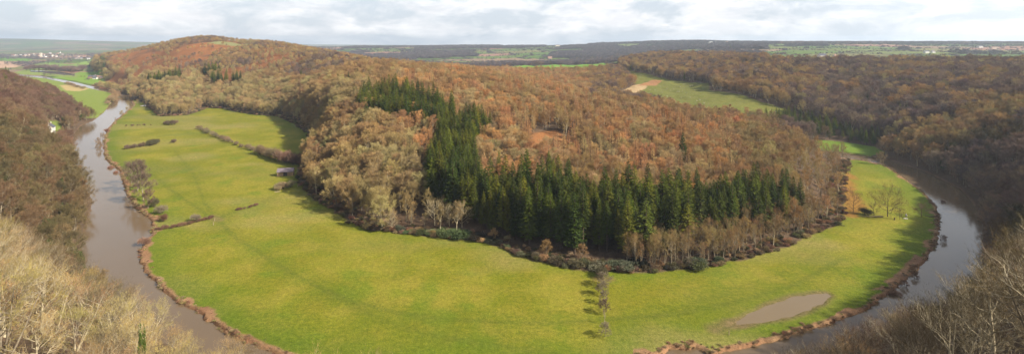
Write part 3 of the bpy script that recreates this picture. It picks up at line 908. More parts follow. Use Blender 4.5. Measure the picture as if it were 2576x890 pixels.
PAL = {
    'pale': [(0.417, 0.322, 0.106), (0.352, 0.255, 0.086), (0.450, 0.367, 0.123), (0.300, 0.188, 0.068), (0.334, 0.259, 0.084)],
    'olive': [(0.335, 0.249, 0.105), (0.378, 0.298, 0.125), (0.291, 0.210, 0.091), (0.360, 0.241, 0.105)],
    'brown': [(0.352, 0.224, 0.088), (0.306, 0.188, 0.083), (0.387, 0.259, 0.104), (0.280, 0.171, 0.080)],
    'rust': [(0.450, 0.260, 0.108), (0.405, 0.224, 0.099), (0.433, 0.305, 0.140), (0.378, 0.264, 0.122), (0.486, 0.255, 0.096)],
    'larch': [(0.475, 0.235, 0.095), (0.446, 0.250, 0.108), (0.513, 0.340, 0.144)],
    'dusk': [(0.186, 0.125, 0.095), (0.224, 0.154, 0.110), (0.157, 0.107, 0.089), (0.261, 0.184, 0.121)],
    'red': [(0.174, 0.099, 0.065), (0.150, 0.087, 0.059), (0.192, 0.124, 0.070)],
    'deep': [(0.140, 0.100, 0.047), (0.168, 0.123, 0.056), (0.112, 0.086, 0.040), (0.174, 0.106, 0.054)],
    'fir': [(0.089, 0.108, 0.013), (0.120, 0.137, 0.014), (0.057, 0.079, 0.013), (0.154, 0.156, 0.016), (0.075, 0.094, 0.014)],
    'farwood': [(0.15, 0.125, 0.13), (0.18, 0.15, 0.145), (0.13, 0.11, 0.12)],  # cooler than the near woods: blue of distant haze put into the tint
    'ivy': [(0.044, 0.068, 0.016), (0.064, 0.088, 0.024)],
}


def inside(poly, x, y):
    c = False
    n = len(poly)
    for i in range(n):
        ax, ay = poly[i]; bx, by = poly[(i + 1) % n]
        if (ay > y) != (by > y) and x < (bx - ax) * (y - ay) / (by - ay) + ax:
            c = not c
    return c


def gpoly(pts):
    return np.array([hit(a, b)[:2] for a, b in pts])


FIRS = [
    (gpoly([(905, 285), (935, 262), (1015, 258), (1075, 275), (1135, 305), (1140, 345), (1080, 340), (1000, 325), (905, 318)]), 5.6, 0.90, 'conifers of the upper stand on the headland'),
    (gpoly([(1085, 320), (1135, 315), (1215, 330), (1220, 350), (1195, 400), (1195, 480), (1130, 500), (1060, 490), (1075, 430), (1095, 380)]), 5.6, 0.84, 'conifers of the middle stand on the headland'),
    (gpoly([(1065, 480), (1195, 485), (1215, 520), (1480, 525), (1500, 545), (1700, 555), (1700, 640), (1510, 652), (1420, 642), (1330, 622), (1235, 590), (1175, 560), (1065, 525)]), 5.1, 0.97, 'conifers of the front stand above the meadow'),
    (gpoly([(1690, 545), (1990, 520), (2008, 535), (1985, 575), (1850, 612), (1700, 632)]), 5.3, 0.94, 'conifers of the right stand above the meadow'),
    (gpoly([(1985, 292), (2100, 322), (2225, 352), (2235, 372), (2090, 352), (1960, 318), (1900, 303)]), 6.5, 0.55, 'small conifers beside the shaded meadow'),
    (gpoly([(360, 217), (400, 206), (452, 196), (455, 204), (405, 216), (365, 222)]), 7.0, 0.80, 'row of conifers on the far hill'),
    (gpoly([(512, 190), (552, 186), (552, 193), (515, 196)]), 6.5, 0.85, 'small conifer clump on the far hill'),
    (gpoly([(530, 212), (612, 206), (612, 215), (535, 218)]), 6.5, 0.85, 'long conifer clump on the far hill'),
]
fir_zones = []
for poly, sp, sc, grp in FIRS:
    fir_zones.append(poly)
    x0, y0 = poly.min(0); x1, y1 = poly.max(0)
    ny = int((y1 - y0) / sp) + 1
    for j in range(ny):
        for i in range(int((x1 - x0) / sp) + 2):
            x = x0 + (i + 0.5 * (j % 2) + random.uniform(-.32, .32)) * sp; y = y0 + (j + random.uniform(-.32, .32)) * sp
            wb = 5 * (vnoise(np.array([x / 14]), np.array([y / 14]), 3)[0] - .5)
            if inside(poly, x + wb, y - wb) and random.random() < (0.86 if sc < 0.95 else 0.93):
                s = sc * random.uniform(0.62, 1.08)
                v = random.choice(['fir0', 'fir1', 'fir2', 'fir3', 'fir4'])
                put(v, x, y, s * random.uniform(.98, 1.4), jit(random.choice(PAL['fir']), .15), grp, sz=s)
for (px_, py_, hh, grp) in [(757, 205, 17, 'a'), (745, 208, 14, 'a'), (850, 222, 17, 'b'), (877, 222, 18, 'b'), (900, 208, 17, 'b'),
                            (1718, 425, 24, 'c'), (1203, 335, 22, 'b'), (1232, 345, 19, 'b'), (1510, 330, 8, 'd'), (668, 104, 12, 'e'), (680, 104, 13, 'e'), (690, 106, 10, 'e'),
                            (702, 107, 12, 'e'), (975, 160, 12, 'f'), (1150, 178, 11, 'f'), (830, 122, 11, 'e'), (845, 125, 10, 'e'), (862, 128, 10, 'e'),
                            (1255, 470, 20, 'c'), (1380, 470, 20, 'c'), (1392, 475, 17, 'c')]:
    x, y, z = hit(px_, py_)
    put(random.choice(['fir0', 'fir1', 'fir2']), x, y, hh / 27, jit(random.choice(PAL['fir'])), 'lone conifers among the bare trees', z)
for k in range(16):        # dark firs on the left crest
    Yc = random.uniform(560, 690); pxc = random.uniform(-70, 50)
    x = (pxc - PX0) / F * Yc
    put(random.choice(['fir0', 'fir1', 'fir2']), x, Yc, random.uniform(.6, .78), jit(random.choice(PAL['fir'])), 'dark conifers on the crest of the left slope')

# broadleaf woodland on a jittered grid
P_OPEN = [(P_MEADOW, 2.5), (P_RIVER, 2.0), (P_LFIELD, 2), (P_RDARK, 2), (P_MID, 3), (P_GREEN, 3), (P_CLEAR, -1), (P_GARDEN, 1), (P_HILLTOP, 0), (P_LPLAIN, 3)]
P_BRK = yl([(262, 1150), (300, 1130), (385, 1030), (430, 1000), (520, 1050), (560, 1180), (640, 1250), (620, 1350), (480, 1330), (400, 1380), (330, 1700), (270, 1600)])


def woodland():
    pts = []
    for (r0, r1, sp) in ((70, 215, 11.4), (215, 300, 7.4), (300, 600, 7.9), (600, 1000, 8.4), (1000, 1700, 9.0), (1700, 2700, 12.0)):
        n = int(2 * r1 / sp)
        gx, gy = np.meshgrid(np.arange(-n // 2 - 40, n // 2 + 60) * sp, np.arange(0, int(r1 / sp) + 2) * sp)
        gx = gx + (np.arange(gx.shape[0]) % 2)[:, None] * sp * .5 + rng.uniform(-.36, .36, gx.shape) * sp
        gy = gy + rng.uniform(-.36, .36, gy.shape) * sp
        X, Y = gx.ravel(), gy.ravel()
        R = np.hypot(X, Y)
        px = PX0 + F * X / np.maximum(Y, 1)
        k = (R >= r0) & (R < r1) & ((r0 < 1600) | ((px > 222) & (px < 760))) & (Y > 30) & (px > -260) & ((px < 2700) | ((R < 420) & (px < 3200)))
        pts.append(np.stack([X[k], Y[k]], 1))
    return np.vstack(pts)


W_ = woodland()
X, Y = W_[:, 0], W_[:, 1]
ok = np.ones(len(X), bool)
for poly, pad in P_OPEN:
    ok &= near(poly, X, Y, 20) > pad
for k_, poly in enumerate(fir_zones):
    ok &= (near(poly, X, Y, 20) > 1.5) | ((k_ < 2) & (rng.random(len(X)) < .22))
R_ = np.hypot(X, Y); PXa = PX0 + F * X / Y
Z = height(X, Y)
# open country beyond the woods
far_open = (R_ > 1150) & ~((PXa > 228) & (PXa < 900)) & ~((PXa > 1520) & (Z < 58) & (R_ < 1500))
ok &= ~far_open
for k_ in (5, 6, 7):
    ok &= ~((near(fir_zones[k_] - np.array((0, 22)), X, Y, 30) < 6) & (rng.random(len(X)) < .8))
ok &= ~((PXa > 1930) & (Y > 960)) & ~((PXa < 150) & (Y > 820)) & ~((PXa > 1300) & (PXa < 1560) & (Y > 1140)) & ~((PXa > 560) & (PXa < 1000) & (Y > 1500))
dbk = near(P_BRK, X, Y, 80) + (fbm(X / 40, Y / 40, 81, 3) - .5) * 120
ok &= ~((dbk < 0) & (rng.random(len(X)) < np.where(fbm(X / 55, Y / 55, 87, 3) > .46, 0.95, .5)))
brk2 = sst(0.40, 0.60, fbm(X / 70, Y / 70, 71, 3)) * ((PXa > 250) & (PXa < 1100) & (Y > 900))
ok &= ~(rng.random(len(X)) < brk2 * 0.55)
ok &= ~((np.abs(PXa - 128) < 20) & (Y > 440) & (Y < 545))
X, Y, Z, R_, PXa = X[ok], Y[ok], Z[ok], R_[ok], PXa[ok]
SKX = [-300, 0, 60, 130, 200, 235, 300, 350, 400, 440, 480, 520, 600, 700, 780, 900, 1100, 1500, 1900, 2040, 2100, 2180, 2250, 2300, 2350, 2400, 2440, 2470, 2500, 2600, 3000]
SKY = [540, 555, 575, 610, 645, 690, 700, 728, 745, 775, 825, 862, 866, 868, 880, 915, 930, 930, 905, 885, 850, 810, 795, 780, 770, 735, 690, 590, 540, 440, 380]
dM = near(P_MEADOW, X, Y, 200)
PYb = PY0 + F * (H - Z) / Y
nz = fbm(X / 45, Y / 45, 99, 3)
for i in range(len(X)):
    x, y, z, pxc, Yc, q = X[i], Y[i], Z[i], PXa[i], Y[i], nz[i]
    rnd = random.random()
    if Yc < 97 and pxc < 1000: continue
    if Yc < 190 and pxc < 1000:                                         # left foreground
        reg = 'pale bare trees in the left foreground'; pal = 'pale'; v = f'near{random.randrange(5)}'; s = random.uniform(0.72, 1.28)
        if pxc > 480: s *= 0.8
        if pxc < 330 and Yc > 165: pal = 'deep'
        elif rnd < .26: pal = 'brown'
        elif rnd < .38: pal = 'rust'
        elif rnd < .48: pal = 'deep'
    elif Yc < 210 and pxc >= 1000:                                      # right foreground
        reg = 'dark bare trees in the right foreground'; pal = 'deep' if q < .5 else 'red'; v = f'near{random.randrange(5)}'; s = random.uniform(0.7, 1.0)
        if pxc < 1950: s *= 0.5
        if rnd < .12: pal = 'olive'
    elif pxc < 330 and Yc < 950:                                        # left slope
        reg = 'bare trees on the left slope above the river'
        pal = 'red' if (Yc > 430 and q > .42) else 'deep'
        v = random.choice(['mid0', 'mid1', 'mid2', 'mid3', 'mid4', 'tall0']); s = random.uniform(0.8, 1.1)
        if pxc > 20 and Yc < 330 and rnd < .17: v = 'ivy0'; pal = 'ivy'; s = random.uniform(.7, 1)
        elif rnd < .05: v = 'ivy0'; pal = 'ivy'; s = random.uniform(.6, .9)
    elif pxc > 2130 and Yc < 400:                                       # near right slope
        reg = 'dark bare trees on the right bank of the river'; pal = 'deep' if q < .5 else 'dusk'; v = f'mid{random.randrange(5)}'; s = random.uniform(0.75, 1.05)
        if rnd < .05: v = 'ivy0'; pal = 'ivy'; s = random.uniform(.6, .9)
    elif (pxc > 1960 and Yc > 470) or (pxc > 1480 and Yc > 610):          # right slope
        reg = 'bare trees on the wooded slope across the river'; pal = 'dusk' if q < .62 else 'brown'
        v = random.choice(['mid0', 'mid1', 'mid2', 'mid3', 'mid4', 'tall1']); s = random.uniform(0.85, 1.2)
        if rnd < .13 or (pxc > 2230 and Z[i] < 14 and rnd < .5): pal = 'olive'
        if pxc < 1980 and rnd < .5: pal = 'brown'
        if rnd > .975: v = random.choice(['fir0', 'fir1']); pal = 'fir'; s = random.uniform(.45, .6)
    elif Yc > 780 and pxc < 1100 or (pxc < 720 and Yc > 640):            # far hill
        reg = 'bare trees on the far bracken hill'; pal = 'olive' if (Z[i] < 30 or q > .58) else 'brown'
        v = f'mid{random.randrange(5)}'; s = random.uniform(0.38, 0.72) if Z[i] > 35 else random.uniform(0.8, 1.1)
        if q < .4 and Z[i] > 40: pal = 'dusk'
    else:                                                              # headland
        reg = 'bare trees on the wooded headland'
        edge = dM[i] < 60 and pxc < 1200
        pal = 'olive' if edge else ('rust' if (pxc > 1000 and q > .40) else 'brown')
        if pxc > 1880: pal = 'brown' if rnd < .6 else 'olive'
        if edge and q > .55: pal = 'brown'
        v = random.choice(['mid0', 'mid1', 'mid2', 'mid3', 'mid4', 'tall2']); s = random.uniform(0.85, 1.15)
        if edge: s *= 1.05
        else: s *= .9
        lz = fbm(np.array([x / 60 + 9]), np.array([y / 60]), 123, 2)[0]
        if 1000 < pxc < 1850 and Yc > 330 and lz > .54 and rnd < .5:
            v = f'larch{random.randrange(2)}'; pal = 'larch'; s = random.uniform(.75, 1.0)
        if dM[i] < 30 and 1175 < pxc < 1570:
            if rnd < .55: continue
            v = random.choice(['slim0', 'slim1', 'mid1']); s = random.uniform(.3, .55); pal = 'brown'
        elif dM[i] < 30 and pxc > 1560:
            v = random.choice(['slim0', 'slim1', 'slim2', 'slim1', 'tall0', 'tall2']); s = random.uniform(.6, .95); pal = 'brown' if rnd < .7 else 'olive'
        elif dM[i] < 22 and 980 < pxc <= 1175:
            v = random.choice(['near0', 'near2', 'tall0', 'slim0']); s = random.uniform(.6, .85); pal = 'olive'
        elif rnd > .985: v = 'ivy0'; pal = 'ivy'; s = random.uniform(.6, .9)
    if Yc < 215 and (pxc < 1000 or pxc > 1000):
        hwx = 4.2 * s * F / Yc
        lim = max(np.interp(pxc + q_ * hwx, SKX, SKY) for q_ in (-1, -.5, 0, .5, 1)) + random.gauss(0, 5)
        hmax = H - (lim - PY0) * Yc / F - z
        hv = VAR[v]['h']
        if s * hv > hmax:
            s = hmax / hv
            if s < .33: continue
    tint = jit(random.choice(PAL[pal]))
    plants.append(dict(var=v, x=x, y=y, z=z, s=s * random.uniform(.93, 1.07), sz=s, rz=random.random() * 6.283, tint=tint, region=reg))

for k in range(240):                # slender trees crowding the foot of the right-hand wood
    t = random.random(); q = random.randrange(28, 37)
    a, b = FOOT[q], FOOT[min(q + 1, 41)]
    x, y = w(a[0] + (b[0] - a[0]) * t, a[1] + (b[1] - a[1]) * t)
    y += random.uniform(4, 26); x += random.uniform(-3, 3)
    if PX0 + F * x / y < 1570: continue
    s = random.uniform(.55, .95)
    put(f'slim{random.randrange(3)}', x, y, s, jit(random.choice(PAL['brown' if random.random() < .7 else 'olive'])), 'bare trees on the wooded headland')
def fartrees():
    n = 260000
    rr = np.sqrt(rng.random(n) * (5200 ** 2 - 1000 ** 2) + 1000 ** 2)
    th = rng.uniform(-math.radians(47), math.radians(47), n)
    X, Y = rr * np.sin(th), rr * np.cos(th)
    px = PX0 + F * X / Y
    hv, hd = fieldcells(X, Y)
    fw = farwood(X, Y)
    Z = height(X, Y)
    zone = (rr > 1150) & ~((px > 228) & (px < 900) & (rr < 2500)) & ~((px > 1520) & (Z < 58) & (rr < 1500)) & ~((px > 1300) & (px < 1560) & (Y < 1140))
    keep = zone & ((fw & (rng.random(n) < 0.42)) | ((hd < 7) & (rng.random(n) < 0.8)) | (rng.random(n) < 0.008))
    for poly in (P_RIVER, P_LFIELD, P_GREEN, P_MID):
        keep &= near(poly, X, Y, 20) > 4
    dl = near(P_LPLAIN, X, Y, 20)
    keep &= ~((dl < -5) & (rng.random(n) < 0.9))
    vz = (np.abs(PY0 + F * H / Y - 143) < 7) & (px < 250)
    keep &= ~(vz & (rng.random(n) < 0.8))
    keep |= vz & (rng.random(n) < 0.03)
    return X[keep], Y[keep], Z[keep], rr[keep], px[keep], fw[keep]


fx, fy, fz, fr, fpx, fwd = fartrees()
for i in range(len(fx)):
    cn = random.random() < .05
    s = random.uniform(.7, 1.25) * (1.0 if fr[i] < 2500 else 1.3)
    if not fwd[i]: s *= .42 if fr[i] < 3500 else .6
    plants.append(dict(var='farfir0' if cn else f'far{random.randrange(2)}', x=fx[i], y=fy[i], z=fz[i] - 0.5, s=s, sz=s * (.7 if not cn else .8),
                       rz=random.random() * 6.28, tint=jit(random.choice(PAL['fir' if cn else ('farwood' if random.random() < .8 or fr[i] > 2600 else 'dusk')])), region='trees of the far country'))
# the line of pines and copses on the right horizon
for k in range(420):
    Yc = random.uniform(3150, 3500); pxc = random.uniform(1950, 2700)
    x = (pxc - PX0) / F * Yc
    pine = 2250 < pxc < 2420
    put('farfir0' if pine else f'far{k % 2}', x, Yc, 1.9 if pine else 2.0, jit(PAL['fir'][0]) if pine else jit(random.choice(PAL['dusk'])), 'trees of the far country', sz=1.0 if pine else 1.0)

def spot(var, px_, py_, hh, tint, grp, label, wide=None, rz=None):
    V = VAR[var]
    x, y = w(px_, py_)
    s = hh / V['h']
    plants.append(dict(var=var, x=x, y=y, z=h1(x, y), s=s * (wide or 1), sz=s, rz=random.random() * 6.28 if rz is None else rz, tint=tint, region=grp, label=label, force=True))


add_var('oak0', 'bare_tree', 12, 8, bare_tree(901, 12, 8.0, 14, 5200, 0.8, 0.045, nsub=8, base=0.22, spread=2.2, bark=M_BARKD))
add_var('oak1', 'bare_tree', 9, 5, bare_tree(905, 9, 4.6, 9, 2600, 0.7, 0.04, nsub=6, base=0.25, spread=1.8, bark=M_BARKD))
add_var('thin0', 'bare_tree', 6, 1.0, bare_tree(906, 6, 0.8, 6, 60, 0.5, 0.05, nsub=2, base=0.5, bark=M_BARKW))
ACT = (0.16, 0.105, 0.055)
spot('oak0', 2234, 545, 14.5, ACT, 'trees across the right meadow', 'large spreading bare oak in the middle of the right meadow', 0.9)
spot('oak1', 2146, 533, 11.5, (0.22, 0.13, 0.07), 'trees across the right meadow', 'slender forked bare tree at the bracken edge beside the right wood', .8)
spot('oak1', 2199, 541, 6.5, (0.16, 0.13, 0.06), 'trees across the right meadow', 'small bare tree just left of the spreading oak', .9)
spot('oak1', 2263, 552, 5.5, ACT, 'trees across the right meadow', 'small crooked bare tree just right of the spreading oak', .7)
spot('oak1', 2318, 545, 7.0, (0.17, 0.11, 0.07), 'trees across the right meadow', 'leaning wide bare tree nearest the river in the right meadow', 1.3)
spot('mid2', 2217, 414, 9.5, (0.27, 0.20, 0.11), 'trees across the right meadow', 'rounded bare tree alone on the river bank of the right meadow', 1.0)
spot('mid0', 2135, 438, 9.5, (0.25, 0.17, 0.10), 'trees across the right meadow', 'bare tree at the narrow end of the right meadow by the wood', .8)
SH = (0.17, 0.12, 0.075); SHD = (0.10, 0.085, 0.045); SHG = (0.25, 0.20, 0.13); RED = (0.26, 0.13, 0.085)
spot('shrub0', 2174, 540, 4.2, SHD, 'shrubs across the right meadow', 'dark dense shrub between two bare trees in the right meadow', .9)
spot('shrub1', 2184, 541, 3.6, SHD, 'shrubs across the right meadow', 'smaller dark shrub just left of the small bare tree in the right meadow', .9)
for k, (a, b, hh, wd, c, lab) in enumerate([
        (1518, 694, 4.0, 1.25, SHD, 'broad dark bush where the hedge line meets the wood'),
        (1508, 712, 4.4, .75, SH, 'dark brown bush second from the wood in the hedge line'),
        (1521, 722, 6.0, .75, SHG, 'tall grey bush in the middle of the hedge line across the meadow'),
        (1516, 742, 5.6, .75, SHG, 'grey bush with a dark shadow, midway down the hedge line'),
        (1506, 736, 3.2, .6, SH, 'low brown bush on the left side of the hedge line'),
        (1519, 762, 5.0, .75, SHG, 'grey brown bush below the middle of the hedge line'),
        (1520, 786, 5.0, .85, (0.15, 0.10, 0.07), 'dark reddish bush at the lower end of the dense hedge line'),
        (1523, 846, 4.6, .8, SHG, 'small grey hawthorn nearest the viewer below the hedge line')]):
    spot(f'shrub{k % 3}' if k == 0 else f'mid{k % 5}', a, b, hh * (1 if k == 0 else .95), c, 'bushes of the hedge line across the meadow', lab, wd * (1 if k == 0 else 1.6))
spot('thin0', 1520, 814, 5.2, (0.3, 0.22, 0.15), 'trees of the hedge line', 'thin dead trunk standing below the hedge line', 1)
# hedgerows in the left meadow
def row(pts, n, hh, tint, grp, lab, kind='shrub', jitter=4.0, wd=1.0):
    L_ = wl(pts); seg = np.hypot(*(L_[1:] - L_[:-1]).T); cum = np.append(0, np.cumsum(seg))
    for i in range(n):
        s = cum[-1] * (i + random.uniform(.2, .8)) / n
        k = min(np.searchsorted(cum, s) - 1, len(seg) - 1); k = max(k, 0)
        p = L_[k] + (L_[k + 1] - L_[k]) * (s - cum[k]) / seg[k]
        V = f'{kind}{random.randrange(2)}'
        hv = hh * (random.uniform(.65, 1.3) if kind == 'shrub' else random.uniform(.35, 1.25))
        sc = hv / VAR[V]['h']
        jq = jitter * (.25 if kind == 'shrub' else .55)
        x, y = p[0] + random.gauss(0, jq), p[1] + abs(random.gauss(0, jq)) * (1 if kind != 'shrub' else random.choice((-1, 1)))
        plants.append(dict(var=V, x=x, y=y, z=h1(x, y), s=sc * wd * (random.uniform(.6, 1.6) if kind != 'shrub' else 1), sz=sc, rz=random.random() * 6.28, tint=jit(tint, .12 if kind == 'shrub' else .32), region=grp, label=lab, force=True))


row([(498, 325), (520, 332), (545, 345), (575, 357), (605, 368), (650, 384)], 24, 3.8, (0.24, 0.18, 0.10), 'bushes of the diagonal hedge', 'bush in the diagonal hedge across the upper left meadow')
row([(648, 386), (680, 398), (712, 405)], 9, 7.5, (0.23, 0.165, 0.09), 'tall bushes behind the barn', 'tall bush in the clump up the meadow from the stone barn', wd=.8)
row([(708, 408), (735, 411), (757, 414)], 8, 8.0, (0.22, 0.13, 0.085), 'reddish bushes behind the barn', 'tall reddish brown bush right behind the stone barn', wd=.8)
row([(312, 375), (345, 371), (365, 367)], 7, 3.2, SH, 'low bushes of the middle hedge remnant', 'low bush in the broken hedge of the left meadow')
row([(375, 367), (398, 361)], 5, 4.4, SHD, 'dark bushes of the middle hedge remnant', 'taller dark bush at the right end of the broken hedge')
row([(436, 360), (442, 357)], 2, 3.6, SH, 'pair of bushes alone in the left meadow', 'bush of the lone pair right of the broken hedge')
row([(414, 312), (425, 314), (445, 314)], 5, 4.8, SH, 'round bush clump in the upper left meadow', 'bush of the round clump in the upper left meadow', wd=.9)
row([(315, 318), (345, 316), (378, 315)], 8, 1.6, SH, 'scattered small shrubs in the upper left meadow', 'tiny shrub in the faint row of the upper left meadow')
row([(398, 578), (430, 574), (470, 566), (505, 556), (535, 548)], 26, 1.7, (0.20, 0.115, 0.07), 'low red brown hedge by the river', 'low red brown hedge bush between the river bank and the track', jitter=1.5)
row([(490, 556)], 0, 1, SH, '', '') if False else None
spot('reed0', 690, 884, 1.2, RED, 'reeds at the lower end of the left bank', 'tuft of reddish reeds where the bank leaves the lower edge')
spot('reed1', 352, 640, 1.5, RED, 'reeds at the river bend', 'tuft of reddish reeds at the inside of the left river bend')
spot('shrub2', 492, 556, 3.8, SHG, 'bushes above the low red brown hedge', 'grey thorn bush above the low red brown hedge', 1.0)
row([(593, 531), (618, 525)], 4, 1.3, (0.20, 0.115, 0.07), 'short hedge stub in the meadow', 'low bush of the left hedge stub in the open meadow', jitter=1)
row([(625, 524), (652, 514)], 5, 1.4, (0.20, 0.115, 0.07), 'second hedge stub in the meadow', 'low bush of the right hedge stub in the open meadow', jitter=1)
row([(690, 480), (715, 474), (740, 468)], 5, 4.0, (0.26, 0.20, 0.11), 'thin shrubs in front of the barn', 'thin pale shrub in front of the stone barn')
row([(728, 458), (748, 464)], 3, 1.6, SH, 'brambles beside the barn', 'bramble beside the front of the stone barn', kind='bramble')
# river bank trees and bushes
for k, (a, b, hh, wd, v, c, lab) in enumerate([
        (345, 480, 19, .95, 'mid3', (0.155, 0.105, 0.075), 'big dark bare tree leaning over the river at the left meadow'),
        (362, 505, 17, .95, 'mid1', (0.16, 0.11, 0.08), 'dark bare tree just below the big one on the left river bank'),
        (330, 462, 15, .9, 'mid4', (0.17, 0.12, 0.085), 'dark bare tree upstream in the river bank clump of the left meadow'),
        (372, 524, 11, .9, 'mid0', (0.20, 0.13, 0.085), 'smaller brown tree downstream in the river bank clump'),
        (390, 520, 5.5, .9, 'shrub0', SHD, 'dark bush inland of the river bank clump'),
        (405, 537, 5.0, .9, 'shrub1', SHG, 'rounded grey bush inland of the river bank'),
        (412, 556, 3.8, 1.0, 'shrub2', (0.16, 0.085, 0.05), 'low dark red bush above the low hedge'),
        (276, 420, 4.0, 1.1, 'shrub0', RED, 'reddish willow bush at the water beside the left meadow'),
        (292, 432, 3.2, .9, 'shrub1', RED, 'small reddish willow bush at the water'),
        (363, 612, 4.0, 1.0, 'shrub2', (0.26, 0.15, 0.10), 'reddish bush overhanging the water at the river bend'),
        (249, 372, 9, .75, 'mid0', (0.27, 0.18, 0.11), 'brown tree on the river bank across from the white cottage'),
        (246, 360, 8, .7, 'mid2', (0.25, 0.17, 0.11), 'brown tree upstream on the bank across from the white cottage'),
        (258, 350, 8, .7, 'mid4', (0.24, 0.17, 0.11), 'dark stemmed tree on the narrow bank across from the white cottage'),
        (268, 332, 4.5, .8, 'shrub0', RED, 'small reddish bush on the far left river bank'),
        (290, 312, 8, .55, 'tall0', (0.26, 0.18, 0.11), 'slim bare tree on the far left river bank'),
        (306, 296, 9, .8, 'mid1', (0.32, 0.24, 0.13), 'pale brown tree on the upper river bank'),
        (320, 284, 8, .8, 'mid3', (0.34, 0.26, 0.13), 'pale yellowish tree on the upper river bank'),
        (334, 272, 8, .8, 'mid0', (0.30, 0.21, 0.12), 'brown tree at the top end of the river bank'),
        (345, 262, 7, .8, 'mid2', (0.33, 0.24, 0.12), 'pale tree at the narrow top end of the left meadow'),
        (2370, 505, 3.4, 1.5, 'mid1', (0.20, 0.10, 0.07), 'dark red bush jutting into the river at the right meadow'),
        (2374, 602, 4.2, 1.1, 'mid2', (0.22, 0.12, 0.08), 'reddish bush jutting into the river below the right meadow'),
        (2300, 694, 3.8, 1.2, 'mid0', (0.25, 0.15, 0.095), 'dark bush on the right river bank, upstream of two'),
        (2276, 716, 3.8, 1.2, 'mid1', (0.27, 0.16, 0.10), 'dark bush on the right river bank, downstream of two'),
        (2250, 735, 2.8, 1.3, 'shrub2', (0.33, 0.20, 0.12), 'pale reddish bush on the right river bank at the bend')]):
    spot(v, a, b, hh, c, 'river bank bushes and trees', lab, wd)
row([(284, 232), (292, 243), (284, 252), (272, 264)], 12, 7.5, (0.30, 0.20, 0.11), 'brown bushes on the far bank of the upper river', 'brown bush on the far bank of the upper river', wd=1.0)
row([(238, 214), (262, 222), (300, 232)], 10, 6, (0.32, 0.23, 0.12), 'pale willows along the far reach of the river', 'pale willow along the far reach of the river')
row([(163, 211), (190, 218), (212, 225)], 12, 5, (0.27, 0.20, 0.11), 'bushes of the hedge in the far green field', 'bush of the hedge in the far green field')
row([(60, 178), (110, 176), (150, 178), (190, 181), (210, 178)], 30, 16, (0.19, 0.13, 0.11), 'purple brown copse beyond the flooded strip', 'purple brown tree of the copse beyond the flooded strip', wd=.9)
# bramble mounds along the foot of the wood
row([(880, 560), (930, 578), (960, 584)], 7, 2.6, (0.10, 0.075, 0.045), 'dark brambles below the left part of the wood', 'dark bramble mound below the left part of the wood', kind='bramble', jitter=2)
row([(1000, 585), (1060, 590), (1130, 594), (1200, 602), (1250, 612)], 16, 3.0, (0.085, 0.095, 0.045), 'green brown brambles below the middle of the wood', 'green brown bramble mound at the wood edge', kind='bramble', jitter=2.5, wd=1.15)
row([(1262, 624), (1310, 642), (1330, 650)], 5, 2.2, (0.10, 0.11, 0.05), 'olive brambles at the wood edge', 'olive bramble mound standing out into the meadow', kind='bramble', jitter=2)
row([(1340, 652), (1400, 664), (1460, 675), (1500, 678)], 12, 2.6, (0.11, 0.10, 0.05), 'brambles below the tall conifers', 'bramble mound below the tallest conifers', kind='bramble', jitter=3)
row([(1540, 676), (1620, 680), (1720, 676), (1820, 660)], 22, 2.8, (0.12, 0.11, 0.07), 'grey green brambles below the right part of the wood', 'grey green bramble mound below the right part of the wood', kind='bramble', jitter=4)
row([(2108, 556), (2118, 550)], 3, 2.2, (0.10, 0.08, 0.05), 'dark bushes at the corner of the right wood', 'dark bush at the corner of the right wood', jitter=2)
row([(2060, 580), (2075, 577)], 2, 1.6, (0.08, 0.07, 0.04), 'pair of low bushes below the right wood', 'low dark bush out in the grass below the right wood', jitter=1)
for k in range(9):       # ivy-clad trunk near the lower left
    pass
x, y = -104.0, 143.0
put('ivy0', (357 - PX0) / F * 118, 118, 0.62, (0.07, 0.12, 0.018), 'ivy', sz=1.3)
plants[-1].update(label='slender tree wrapped in bright green ivy in the left foreground', force=True)
plants[-1]['s'] = 0.34

# ------------------------------------------------------------------ which plants show largest
for p in plants:
    V = VAR[p['var']]
    p['px'] = PX0 + F * p['x'] / p['y']
    p['top'] = PY0 + F * (H - p['z'] - V['h'] * p['sz']) / p['y']
    p['bot'] = PY0 + F * (H - p['z']) / p['y']
    p['hw'] = V['r'] * p['s'] * F / p['y']
plants.sort(key=lambda p: p['y'])
sky = np.full(660, 890.0)
for p in plants:
    a = int(max(0, (p['px'] - p['hw'] * .7) / 4)); b = int(min(659, (p['px'] + p['hw'] * .7) / 4))
    p['vis'] = 0.0
    if b < a or p['px'] < -40 or p['px'] > 2616:
        continue
    seg = sky[a:b + 1]
    low = np.minimum(seg, min(p['bot'], 890))
    v = np.clip(low - p['top'], 0, None)
    p['vis'] = float(v.sum() * 4)
    top2 = p['top'] + 0.2 * (p['bot'] - p['top'])
    if V['kind'] not in ('larch_tree',):
        sky[a:b + 1] = np.minimum(seg, top2)

LIMIT = 292
single = {}
for p in plants:
    single.setdefault(VAR[p['var']]['kind'], []).append(p)
chosen = set()
for kind, lst in single.items():
    lst.sort(key=lambda p: (-1e12 if p.get('force') else 0) - p['vis'])
    for p in lst[:LIMIT]:
        if p['vis'] > 6 or p.get('force'):
            chosen.add(id(p))
# every variant needs one standing tree to be copied from
for key in VAR:
    c = [p for p in plants if p['var'] == key]
    if c and not any(id(p) in chosen for p in c):
        chosen.add(id(max(c, key=lambda p: p['vis'])))

